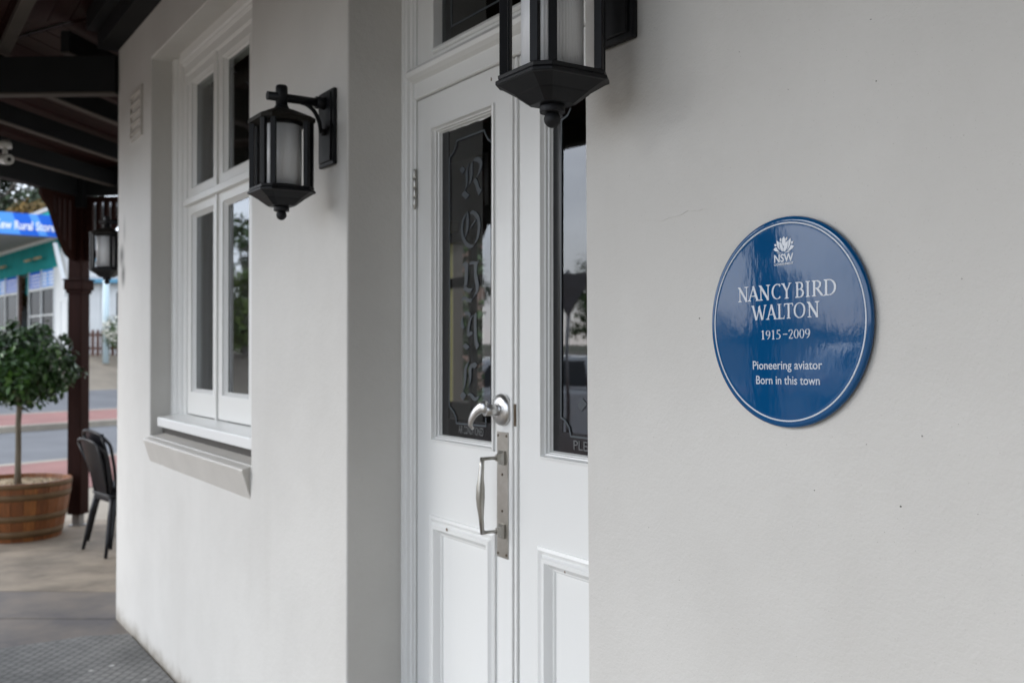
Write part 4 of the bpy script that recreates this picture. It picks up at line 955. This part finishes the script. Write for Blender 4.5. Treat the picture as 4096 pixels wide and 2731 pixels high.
def leaf_cloud(b, c, rad, count, size, rnd, shell=.55, up=.3, aspect=2.0, fold=True):
    c = Vector(c)
    for i in range(count):
        d = Vector((rnd.gauss(0, 1), rnd.gauss(0, 1), rnd.gauss(0, 1))).normalized(); r_ = (shell+(1-shell)*rnd.random()**.7)
        p = c+Vector((d.x*rad[0], d.y*rad[1], d.z*rad[2]))*r_
        nrm = (d+Vector((rnd.uniform(-.7, .7), rnd.uniform(-.7, .7), rnd.uniform(-.4, .7)+up))).normalized()
        ax = nrm.cross(Vector((rnd.gauss(0, 1), rnd.gauss(0, 1), rnd.gauss(0, 1)))).normalized(); sd_ = nrm.cross(ax)
        l = size*rnd.uniform(.7, 1.3); w = l/aspect
        if fold: b.add([p-ax*l/2, p+sd_*w/2+nrm*w*.18, p+ax*l/2, p-sd_*w/2+nrm*w*.18], [(0, 1, 2), (0, 2, 3)])
        else: b.add([p-ax*l/2, p+sd_*w/2, p+ax*l/2, p-sd_*w/2], [(0, 1, 2, 3)])
TX, TY = cw((42-1176)/2287*8.05, 8.05)
tree = thing('potted_tree', (TX, TY, .44), 0, 'clipped ball-headed glossy green tree growing in the half barrel', 'tree')
MB().tube([(.0, 0, -.02), (.005, .0, .15), (-.004, .004, .32), (.012, 0, .5), (.0, .01, .62), (.02, 0, .9), (.01, 0, 1.15)], [.030, .024, .0225, .0215, .022, .018, .01], 10).build('trunk', 'bark', tree)
b = MB(); rnd = random.Random(5)
for k in range(14):
    a_ = k*2.4; e = rnd.uniform(.2, 1.2); l = rnd.uniform(.2, .33)
    b.tube([(0.01, 0, .66+k*.012), (.5*l*math.cos(a_)*math.cos(e), .5*l*math.sin(a_)*math.cos(e), .74+k*.012+.5*l*math.sin(e)), (l*math.cos(a_)*math.cos(e), l*math.sin(a_)*math.cos(e), .80+k*.012+l*math.sin(e))], [.008, .006, .003], 6)
b.build('branch', 'bark', tree)
CR = (.42, .42, .33); cz = .965
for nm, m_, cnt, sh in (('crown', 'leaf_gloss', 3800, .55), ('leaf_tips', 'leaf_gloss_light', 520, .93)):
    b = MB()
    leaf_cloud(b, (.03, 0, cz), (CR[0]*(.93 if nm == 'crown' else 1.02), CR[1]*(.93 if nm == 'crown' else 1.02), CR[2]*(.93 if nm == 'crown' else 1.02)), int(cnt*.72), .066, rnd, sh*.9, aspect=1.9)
    if nm == 'crown':
        for k in range(46):
            d = Vector((rnd.gauss(0, 1), rnd.gauss(0, 1), rnd.gauss(0, .8))).normalized(); leaf_cloud(b, (.03+d.x*.385, d.y*.385, cz+d.z*.33), (.085, .085, .075), 24, .062, rnd, .1)
        for k in range(30):
            d = Vector((rnd.gauss(0, 1), rnd.gauss(0, 1), rnd.gauss(.2, .8))).normalized(); q_ = rnd.uniform(1.0, 1.22); leaf_cloud(b, (.03+d.x*.40*q_, d.y*.40*q_, cz+d.z*.32*q_), (.045, .045, .05), 7, .06, rnd, .1)
        leaf_cloud(b, (.03-.03, .43, cz-.05), (.07, .10, .10), 40, .062, rnd, .1)
    o = b.build(nm, m_, tree); o['kind'] = 'stuff'

# ================================================================ METAL CHAIR
ch0 = cw(-2.97, 7.66); fx, fy = cw(.74, .67)[0]-cw(0, 0)[0], cw(.74, .67)[1]-cw(0, 0)[1]
chair = thing('metal_chair', (ch0[0], ch0[1], 0), math.atan2(fy, fx), 'black metal cafe chair with curved back beside the maroon post', 'chair')
# local +x is the way the chair faces
MB().prism([(-.19, -.17), (-.17, -.19), (.16, -.20), (.19, -.17), (.19, .17), (.16, .20), (-.17, .19), (-.19, .17)], .435, .452, ax='z').build('seat', 'chair_black', chair, bevel=.006)
MB().prism([(-.18, -.16), (-.16, -.18), (.15, -.19), (.18, -.16), (.18, .16), (.15, .19), (-.16, .18), (-.18, .16)], .395, .434, ax='z').build('seat_frame', 'chair_black', chair, bevel=.006)
for sx in (-1, 1):
    for sy in (-1, 1):
        MB().tube([(sx*.155, sy*.155, .43), (sx*.185, sy*.185, .30), (sx*.215, sy*.215, .12), (sx*.235, sy*.235, .0)], [.030, .024, .019, .016], 8, flat=.8).build('leg', 'chair_black', chair)
b = MB(); lp = []
for i in range(25):
    t = math.pi*i/24; yy = -.215*math.cos(t); sn = math.sin(t)**.6; lp.append((-.235-.075*sn, yy, .77+.095*sn))
b.tube([(-.165, -.165, .43), (-.19, -.185, .6), (-.222, -.208, .74)]+lp+[(-.222, .208, .74), (-.19, .185, .6), (-.165, .165, .43)], .0125, 10); b.build('back_frame', 'chair_black', chair)
b = MB(); rows_ = []
for j in range(9):
    u = j/8; z = .44+u*.41; hw = .115+.085*u; r_ = []
    for i in range(9):
        v = -1+i/4; r_.append((-.175-.10*u-.028*(1-v*v)*u+.0, v*hw, z))
    rows_.append(r_)
vs2 = [p for r_ in rows_ for p in r_]; k_ = len(vs2); vs2 += [(p[0]-.004, p[1], p[2]) for p in vs2]
fs = [(j*9+i, j*9+i+1, (j+1)*9+i+1, (j+1)*9+i) for j in range(8) for i in range(8)]; fs += [tuple(k_+q_ for q_ in reversed(f)) for f in fs]
b.add(vs2, fs, True); b.build('back_splat', 'chair_black', chair)
for s_ in (-1, 1): MB().tube([(-.175, s_*.115, .45), (-.225, s_*.16, .66), (-.285, s_*.20, .83)], .010, 8).build('back_rib', 'chair_black', chair)

chair['label'] = 'lower chair of two stacked black metal cafe chairs beside the maroon post'; chair['group'] = 'stacked black cafe chairs'
ch2 = copy_tree(chair); ch2.location = (chair.location.x+.035*fx, chair.location.y+.035*fy, .062); ch2['label'] = 'upper chair of two stacked black metal cafe chairs, its round back rising highest'
# ================================================================ SHOP ACROSS THE STREET
S0 = 38.0; sc0 = Vector((*cw((137-1176)/2287*S0, S0), 0)); GZ = 1.42
ud = Vector(cw(-.638, .770))-Vector(cw(0, 0)); ang = math.atan2(-ud.y, -ud.x)     # local +x = towards the right-hand end
shop = thing('shop_building', (sc0.x, sc0.y, GZ), ang, 'teal shop across the road with a blue signboard on its awning', 'building')
def st_(px):                                  # distance along the shop wall for a sight line
    k = (px-1176)/2287; X0c = (137-1176)/2287*S0
    return -(k*S0-X0c)/(-.638-k*.770)*1.0
def sx(px): return -abs(st_(px))
def zh(py): return EYE+(804-py)*S0/2287-GZ     # height read at the right-hand corner
zt1, zt2, zsn = zh(546), zh(611), zh(656)
e_r = sx(125.5)
# walls
b = MB(); b.box(-16, -.0, .0, .2, zt2, zt1+1.2); b.build('wall', 'teal', shop)
b = MB(); b.box(-.001, 1.2, .001, .2, -1.2, zt1+.6); b.box(e_r, -.002, .001, .2, -.5, zt2-.001); wb = b.build('wall', 'house_white', shop)
MB().box(-16, e_r, .0, .2, -1.2, .35).build('plinth', 'house_white', shop)
MB().box(-16, 1.2, 3.3, 3.5, -1.2, 4.5).box(1.0, 1.2, .2, 3.3, -1.2, 4.5).box(-16, -15.8, .2, 3.3, -1.2, 4.5).build('back_wall', 'house_white', shop)
MB().box(-16, 1.3, -.05, 3.6, zt1+1.2, zt1+1.35).build('roof', 'roof_grey', shop)
MB().box(-15.9, e_r, 3.0, 3.1, -.5, zt2).build('interior', 'shop_inside', shop)
MB().box(-15.9, e_r, .2, 3.0, -.3, .1).build('interior_floor', 'interior_floor', shop)
# window groups: mullions from survey
zl, zk = .35, zsn
def swin(pa, pb, nb_, ztr):
    xa, xb = sx(pa), sx(pb); w = .07
    fr = MB(); xs_ = [xa+(xb-xa)*i/nb_ for i in range(nb_+1)]
    for x in xs_: fr.box(x-w/2, x+w/2, -.04, .08, zl, zt2-.0)
    for i in range(nb_):
        fr.box(xs_[i]+w/2, xs_[i+1]-w/2, -.03, .07, zk-.05, zk+.06).box(xs_[i]+w/2, xs_[i+1]-w/2, -.03, .07, zl, zl+.08).box(xs_[i]+w/2, xs_[i+1]-w/2, -.02, .06, ztr, ztr+.05)
    f_ = fr.build('window', 'house_white', shop)
    for i in range(nb_):
        MB().box(xs_[i]+w/2, xs_[i+1]-w/2, .02, .03, zl+.08, zk-.05).build('glass_pane', 'shop_glazing', f_)
        s_ = MB().box(xs_[i]+w/2, xs_[i+1]-w/2, .0, .01, zk+.06, zt2-.02).build('poster', 'sign_blue' if (i+int(pa)) % 2 else 'sign_pale', f_)
        # rows of small pale text bars on each poster
        t_ = MB(); x0_, x1_ = xs_[i]+w/2+.08, xs_[i+1]-w/2-.08; nr = 4
        for r_ in range(nr):
            z_ = zk+.14+r_*(zt2-zk-.2)/nr
            if (i+int(pa)) % 2 == 0: t_.box(x0_, x0_+(x1_-x0_)*.42, -.006, -.001, z_, z_+.07).box(x0_+(x1_-x0_)*.55, x1_, -.006, -.001, z_, z_+.07)
            else: t_.box(x0_+.05, x1_-.05*r_, -.006, -.001, z_, z_+.05)
        t_.build('poster_print', 'sign_white', f_)
swin(67, 125, 2, zh(722)+.0); swin(-60, 41, 4, zh(735)-.35)
xa, xb = sx(41), sx(67)
MB().box(xa, xb, .5, .6, .1, zt2-.9).build('door', 'shop_inside', shop)
MB().box(xa, xb, .3, .36, zt2-.85, zt2).build('transom_panel', 'teal', shop)
MB().box(xa+.02, xa+.13, .0, .12, -.2, zt2).build('door_post', 'picket_brown', shop)
for pp in (100, 78, 20, 5): x = sx(pp); MB().tube([(x-.45, -.25, zt2+.45), (x+.45, -.25, zt2+.45)], .05, 8).build('strip_light', 'mustard', shop)
# awning and its end fascia with lettering
AW = 4.0; ft, fb = zh(497), zh(546)
MB().box(-16, -.02, -AW, -.001, fb+.12, fb+.2).build('awning', 'soffit_grey', shop)
MB().box(-16, -.03, -.10, -.002, fb-.02, fb+.11).build('awning_ledger', 'sign_white', shop)
fz = MB().box(-.02, .06, -AW, -.0, fb, ft).build('awning_fascia', 'sign_blue', shop)
MB().box(-16, -.02, -AW-.06, -AW, fb, ft).build('awning_fascia', 'sign_blue', shop)
# swoosh bands on the fascia
for (ya, yb, yc, yd, m_) in ((-1.15, -.85, -.45, -.75, 'sign_pale'), (-2.6, -1.7, -1.4, -2.4, 'sign_pale')):
    MB().add([(.064, ya, ft-.002), (.064, yb, ft-.002), (.064, yc, fb+.02), (.064, yd, fb+.02)], [(0, 1, 2, 3)]).build('fascia_stripe', m_, fz)
def fy_(px):                                   # outward distance on the end fascia
    k = (px-1176)/2287; X0c = (137-1176)/2287*S0; return -((k*S0-X0c)/(-.770+k*.638))
ya, yb = fy_(-14), fy_(124)
text_mesh('Kew Rural Store', abs(ya-yb), (ft-fb)*.42, 'sign_white', 'lettering', fz, lambda x, y, z: shop_m @ Vector((.068+z, ya+x, fb+(ft-fb)*.24+y)), depth=.01, bold=.02) if False else None
shop_m = Matrix.Translation(shop.location) @ Matrix.Rotation(ang, 4, 'Z')
text_mesh('Kew Rural Store', abs(ya-yb), (ft-fb)*.40, 'sign_white', 'lettering', fz, lambda x, y, z: shop_m @ Vector((.068+z, ya+x, fb+(ft-fb)*.26+y)), depth=.01, bold=.02)
# white gable barge next to the teal wall, side door
MB().prism([(-.1, zt1-.2), (.05, zt1-.2), (1.5, zt1-2.0), (1.5, zt1-2.35)], -.25, -.12).build('barge_board', 'house_white', shop)
xd = .25; MB().box(xd, xd+.75, -.03, .0, -.2, 1.95).build('side_door', 'door_grey', shop)
MB().box(xd-.08, xd, -.05, .0, -.2, 2.03).box(xd+.75, xd+.83, -.05, 0, -.2, 2.03).box(xd, xd+.75, -.05, 0, 1.951, 2.03).build('door_frame', 'house_white', shop)
b = MB()
for k in range(22): b.prism([(-.022, -.3+k*.15), (-.004, -.3+(k+1)*.15-.004), (.0, -.3+(k+1)*.15-.004), (.0, -.3+k*.15)], xd+.84, 1.2, ax='x')
tag(b.build('weatherboards', 'house_white', shop), kind='stuff')

# white weatherboard house with blue gutter behind the post
hx, hz_ = (166-1176)/2287*34.5, 34.5; hp_ = cw(hx, hz_); hv = Vector(cw(1, .03))-Vector(cw(0, 0)); hang = math.atan2(hv.y, hv.x)
house = thing('weatherboard_house', (hp_[0], hp_[1], GZ), hang, 'white weatherboard house with blue gutters behind the brown picket fence', 'building')
def hxp(px): return (px-166)/2287*34.5
def hzp(py): return EYE+(804-py)*34.5/2287-GZ
zg = hzp(650); zg2 = hzp(592)
MB().box(0, 14, .03, .2, -1.5, zg).box(0, 14, 1.23, 1.4, zg, zg2).box(0, .2, .2, 3, -1.5, zg).box(13.8, 14, .2, 3, -1.5, zg).box(0, 14, 3, 3.2, -1.5, zg2).build('wall', 'house_white', house)
b = MB()
for k in range(int((zg+.9)/.16)): b.prism([(-.0, -.9+k*.16), (.022, -.9+(k+1)*.16-.003), (.03, -.9+(k+1)*.16-.003), (.03, -.9+k*.16)], 0, 14, ax='x')
tag(b.build('weatherboards', 'house_white', house), kind='stuff')
b = MB()
for k in range(int((zg2-zg-.3)/.16)): b.prism([(1.2, zg+.3+k*.16), (1.222, zg+.3+(k+1)*.16-.003), (1.23, zg+.3+(k+1)*.16-.003), (1.23, zg+.3+k*.16)], 0, 14, ax='x')
tag(b.build('weatherboards', 'house_white', house), kind='stuff')
MB().box(-.1, 14.2, -.35, -.2, zg-.02, zg+.13).build('gutter', 'gutter_blue', house, bevel=.02)
MB().box(-.1, 14.2, .95, 1.1, zg2-.02, zg2+.13).build('gutter', 'gutter_blue', house, bevel=.02)
MB().prism([(-.3, zg+.10), (1.2, zg+.28), (1.2, zg+.33), (-.3, zg+.14)], -.1, 14.2, ax='x').build('roof', 'roof_grey', house)
MB().prism([(1.0, zg2+.11), (2.1, zg2+.7), (3.3, zg2+.11), (3.3, zg2+.05), (1.0, zg2+.05)], -.1, 14.2, ax='x').build('roof', 'roof_grey', house)
MB().tube([(hxp(195), -.08, zg), (hxp(195), -.08, -.9)], .07, 8).build('downpipe', 'mustard', house)
MB().box(hxp(187)-.06, hxp(187)+.06, -.02, -.002, .0, zg-.02).box(hxp(223), hxp(223)+.09, -.02, -.002, -.0, zg-.02).build('cover_strip', 'house_white', house)
w_ = MB().box(hxp(259), hxp(259)+.10, -.03, .0, hzp(745), hzp(665)).box(hxp(290), hxp(290)+.1, -.03, 0, hzp(745), hzp(665)).box(hxp(259)+.1, hxp(290), -.03, 0, hzp(745), hzp(745)+.08).box(hxp(259)+.1, hxp(290), -.03, 0, hzp(665)-.08, hzp(665)).build('window', 'house_white', house)
MB().box(hxp(259)+.1, hxp(290), -.012, -.006, hzp(745)+.08, hzp(665)-.08).build('glass_pane', 'car_dark', w_)
# pale pole
pp = cw((243-1176)/2287*33, 33); pole = tag(MB().tube([(0, 0, -.3), (0, 0, 2.5)], .10, 12).build('pale_post', 'pale_pole'), 'pale blue post standing in front of the brown picket fence', 'post'); pole.location = (pp[0], pp[1], 1.40)
# picket fence
fa = Vector(cw((185-1176)/2287*33.4, 33.4)); fbv = Vector(cw((330-1176)/2287*33.3, 33.3)); fd = (fbv-fa); fl = fd.length
fence = thing('picket_fence', (fa.x, fa.y, 1.40), math.atan2(fd.y, fd.x), 'low brown timber picket fence in front of the white weatherboard house', 'fence')
pk = None
for k in range(int(fl/.17)):
    if pk is None:
        pk = MB().prism([(-.055, 0), (.055, 0), (.055, .83), (0, .9), (-.055, .83)], -.012, .012).build('picket', 'picket_brown', fence); pk.location = (.08, 0, -.05)
    else:
        c_ = pk.copy(); COL.objects.link(c_); c_.location = (.08+k*.17, 0, -.05+rnd.uniform(-.02, .02))
MB().box(0, fl, .013, .06, .15, .23).build('rail', 'picket_brown', fence); MB().box(0, fl, .013, .06, .6, .68).build('rail', 'picket_brown', fence)
# white flowering bush by the fence
fp = cw((260-1176)/2287*32.9, 32.9); bush = thing('flowering_bush', (fp[0], fp[1], 1.4), 0, 'small bush with white flowers in front of the brown picket fence', 'bush')
b = MB(); leaf_cloud(b, (0, 0, .7), (.35, .35, .55), 700, .09, rnd, .2); b.build('foliage', 'leaf_green', bush)
b = MB(); leaf_cloud(b, (0, 0, .85), (.36, .36, .5), 160, .11, rnd, .6, aspect=1.1); b.build('blossom', 'flowers', bush)

# ================================================================ TREES
def big_tree(loc, h, r_, leafm, label, seed, count=2600, leaf=.42, group=None, name='gum_tree', cat='tree', low=.35, barkm='bark_grey', clumps=34):
    rn = random.Random(seed); t = thing(name, loc, 0, label, cat, group)
    tr_ = MB(); lean = rn.uniform(-.06, .06)*h; top = Vector((lean, rn.uniform(-.05, .05)*h, h*.86))
    tr_.tube([(0, 0, -.6), (lean*.2, 0, h*.25), (lean*.6, 0, h*.5), tuple(top)], [h*.028, h*.022, h*.015, h*.004], 9).build('trunk', barkm, t)
    lm = MB(); cl = []
    for k in range(clumps):
        z = h*(low+(1-low)*(k+.5)/clumps); a_ = k*2.39+rn.uniform(-.4, .4); u = (z/h-low)/(1-low); rr = r_*(math.sin(math.pi*(.12+.80*u)))**.7*rn.uniform(.45, 1.05)
        e = Vector((rr*math.cos(a_)+lean*z/h, rr*math.sin(a_), z)); s_ = Vector((lean*z/h*.8, 0, max(h*.2, z-rr*.7)))
        if k % 2 == 0: lm.tube([s_, (s_+e)/2+Vector((0, 0, rr*.1)), e], [h*.009, h*.006, h*.002], 5)
        cl.append(e)
    lm.build('limb', barkm, t)
    b = MB(); per = count//clumps
    for e in cl:
        q_ = rn.uniform(.14, .27)*r_*1.4; leaf_cloud(b, e, (q_*1.15, q_*1.15, q_*.7), int(per*rn.uniform(.5, 1.5)), leaf, rn, .25, aspect=1.8, fold=False)
    b.build('crown', leafm, t); return t
def cwl(px, Z, z=1.5): p = cw((px-1176)/2287*Z, Z); return (p[0], p[1], z)
GT = 'trees beyond the shop'
big_tree(cwl(-10, 58), 15.5, 5.0, 'leaf_gum', 'tall grey-green gum tree behind the shop at the left edge', 11, 15000, .34, GT)
big_tree(cwl(95, 62), 14.5, 4.6, 'leaf_gum', 'grey-green gum tree rising behind the right end of the blue signboard', 12, 15000, .34, GT)
big_tree(cwl(105, 54), 7.9, 3.0, 'leaf_orange', 'rusty orange-leaved tree just above the blue signboard', 13, 5200, .26, GT, name='orange_tree')
big_tree(cwl(30, 52), 6.9, 2.6, 'leaf_orange', 'second rusty orange-leaved tree, further left above the blue signboard', 17, 4200, .26, GT, name='orange_tree')
big_tree(cwl(-150, 60), 15, 5, 'leaf_gum', 'grey-green gum tree beyond the left edge of the shop', 14, 9000, .36, GT)
big_tree(cwl(330, 62), 9, 3.5, 'leaf_green', 'green tree behind the white weatherboard house', 15, 2600, .34, GT)
# trees and cars on the open side of the street, mirrored in the glass and the plaque
GR = 'trees reflected in the hotel glass'
ref = [(-37, -10.5, 4.8, 'leaf_green', 'dark green tree across the road, mirrored high in the lower right window pane'),
 (-31, -8.6, 2.5, 'leaf_lime', 'small lime green tree across the road, mirrored midway down the lower right window pane'),
 (-36, -27, 4.4, 'leaf_green', 'low dark tree mirrored behind the road sign in the right door glass'),
 (-44, -22, 5.5, 'leaf_gum', 'broad grey-green tree mirrored low in the left door glass'),
 (-29.5, -31.5, 4.2, 'leaf_gum', 'rounded tree mirrored in the left half of the blue plaque'),
 (-24, -38, 5.2, 'leaf_green', 'bushy tree mirrored across the middle of the blue plaque')]
for i, (x, y, h, lm_, lb_) in enumerate(ref):
    v = NP.dot(Vector((x, y, 0))-CAMP); zg_ = 0 if v < 24 else (1.4 if v > 31 else .3)
    big_tree((x, y, zg_), h, h*(.5 if h < 10 else .3), lm_, lb_, 30+i, 3600, .22, GR, name='street_tree', clumps=30, low=.2)
hdg = MB(); rnd = random.Random(9)
for k in range(26): leaf_cloud(hdg, (-35-k*.2+rnd.uniform(-.3, .3), -6.5-k*.55, 1.7), (.6, .6, .45), 130, .13, rnd, .3)
tag(hdg.build('hedge', 'leaf_lime'), 'low clipped hedge across the road, mirrored in the window glass', 'hedge')
# hedge and grass behind the hotel seen through its rear window
gr_ = MB().add([(-14, 3.36, .1), (X9, 3.36, .1), (X9, 7.9, .1), (-14, 7.9, .1)], [(0, 1, 2, 3)])
def car(loc, rz, label):
    t = thing('parked_car', loc, rz, label, 'car')
    # side outline (x along, z up), body lofted across y
    body = [(-2.25, .45), (-2.28, .75), (-2.2, .98), (-1.2, 1.05), (1.0, 1.02), (1.9, .92), (2.2, .78), (2.25, .45), (1.85, .40), (1.78, .62), (1.62, .73), (1.38, .76), (1.14, .73), (.98, .62), (.92, .32), (-.88, .32), (-.94, .62), (-1.1, .73), (-1.34, .76), (-1.6, .73), (-1.76, .62), (-1.82, .40)]
    MB().prism(body, -.88, .88).build('body', 'car_white', t, bevel=.06, bseg=3)
    cab = [(-2.1, 1.0), (-1.65, 1.48), (-.9, 1.60), (.1, 1.58), (.95, 1.05)]
    b = MB(); k = len(cab); vs_ = []
    for s_, ins in ((-1, 0), (1, 0)):
        for x, z in cab: vs_.append((x, s_*(.86-.22*(z-1.0)/.6), z))
    b.add(vs_, [tuple(range(k)), tuple(reversed(range(k, 2*k)))]+[(i, (i+1) % k, k+(i+1) % k, k+i) for i in range(k)]); cb_ = b.build('cabin', 'car_white', t, bevel=.04)
    b = MB()
    for s_ in (-1, 1):
        y = lambda z: s_*(.875-.22*(z-1.0)/.6)
        for P_ in ([(-1.85, 1.10), (-1.5, 1.42), (-.95, 1.50), (-.95, 1.10)], [(-.85, 1.10), (-.85, 1.51), (-.0, 1.50), (.05, 1.10)], [(.12, 1.10), (.08, 1.48), (.70, 1.10)]):
            b.add([(x, y(z), z) for x, z in P_], [tuple(range(len(P_)))])
    b.add([(.15, -.68, 1.555), (.93, -.78, 1.09), (.93, .78, 1.09), (.15, .68, 1.555)], [(0, 1, 2, 3)])
    b.v[-4:] = [p+Vector((.012, 0, .012)) for p in b.v[-4:]]
    b.build('side_window', 'car_dark', cb_)
    for x in (-1.35, 1.38):
        for s_ in (-1, 1):
            M_ = Matrix.Translation((x, s_*.78, .33)) @ Matrix.Rotation(R(90), 4, 'X')
            w_ = MB().lathe([(.22, -.11), (.32, -.11), (.335, -.08), (.335, .08), (.32, .11), (.22, .11)], 26, M_).build('wheel', 'tyre', t)
            MB().lathe([(.215, -.112), (.215, .112)], 20, M_).build('rim', 'alloy', w_)
    for s_ in (-1, 1):
        MB().box(2.12, 2.26, s_*.62-.18, s_*.62+.18, .68, .80).build('headlight', 'glass_black', t, bevel=.02); MB().box(-2.30, -2.2, s_*.70-.12, s_*.70+.12, .72, .92).build('tail_light', 'red_sign', t, bevel=.02)
    return t
dsa = math.atan2(DS.y, DS.x)
cwp = Vector((-12.9, -7.9, 0)); car((cwp.x, cwp.y, -.12), dsa+math.pi, 'white hatchback parked at the kerb, mirrored in the right door glass')
c2_ = cwp-DS*7; car((c2_.x, c2_.y, -.12), dsa+math.pi, 'white car parked further along the kerb, outside the photo'.replace('outside the photo', 'behind the first in the reflection'))
# give-way sign seen from behind in the door glass
gs = thing('give_way_sign', (-11.75, -6.95, 0), 0, 'triangular road sign on a pole, seen from behind in the door glass reflection', 'sign')
MB().tube([(0, 0, 0), (0, 0, 2.7)], .03, 10).build('pole', 'galv', gs)
sM = Matrix.Rotation(math.atan2(.75, .66)-R(90), 4, 'Z')
MB().prism([(-.38, 2.65), (.38, 2.65), (.0, 2.0)], .035, .045, M=sM).build('panel', 'sign_back', gs)
sr = MB(); rnd = random.Random(14)
for k in range(70):
    p = CAMP+NP*(33+rnd.uniform(-.8, .8))+DS*(-8.5-k*.34); h_ = 1.0+.45*math.sin(k*.35)+rnd.uniform(-.35, .35)
    leaf_cloud(sr, (p.x, p.y, 1.4+h_*.55), (.8, .8, h_*.62), 190, .17, rnd, .2)
tag(sr.build('shrub_row', 'leaf_green'), 'uneven row of green shrubs across the road, mirrored as a dark band in the plaque', 'shrubs')
# garden behind the hotel
bk_ = thing('garden_shrub', (-10.9, 5.6, .1), 0, 'green shrub in the rear garden glimpsed through the door glass', 'shrub')
b = MB(); rnd = random.Random(21)
for k in range(90): leaf_cloud(b, (rnd.uniform(-2.6, 2.6), rnd.uniform(-.3, .6), rnd.uniform(.5, 4.6)), (.6, .4, .55), 130, .15, rnd, .1)
b.build('foliage', 'leaf_green', bk_)
MB().tube([(0, 0, 0), (.05, 0, 1.6)], [.06, .04], 8).build('trunk', 'bark', bk_)
rs = thing('red_notice', (wp(1050, 750, 4.2)[0], 4.2, .1), 0, 'small red notice on a thin pole glimpsed through the left door glass', 'sign')
zr_ = wp(1050, 742, 4.2)[1]; MB().tube([(0, .02, 0), (0, .02, zr_)], .025, 8).build('pole', 'pale_pole', rs)
MB().box(-.1, .1, -.01, .01, zr_-.22, zr_+.05).build('panel', 'red_sign', rs)
tag(gr_.build('grass', 'grass'), kind='structure')
gf = thing('sky_screen_fence', (-10.9, 6.9, .1), 0, 'dark paling fence added behind the garden shrub to screen the sky from the door', 'fence')  # added tall to hide the bright sky behind the rear window
for k in range(34):
    MB().box(-3.4+k*.2, -3.21+k*.2, -.01, .01, 0, 4.4).build('paling', 'picket_brown', gf)
print('objects', len(bpy.data.objects))
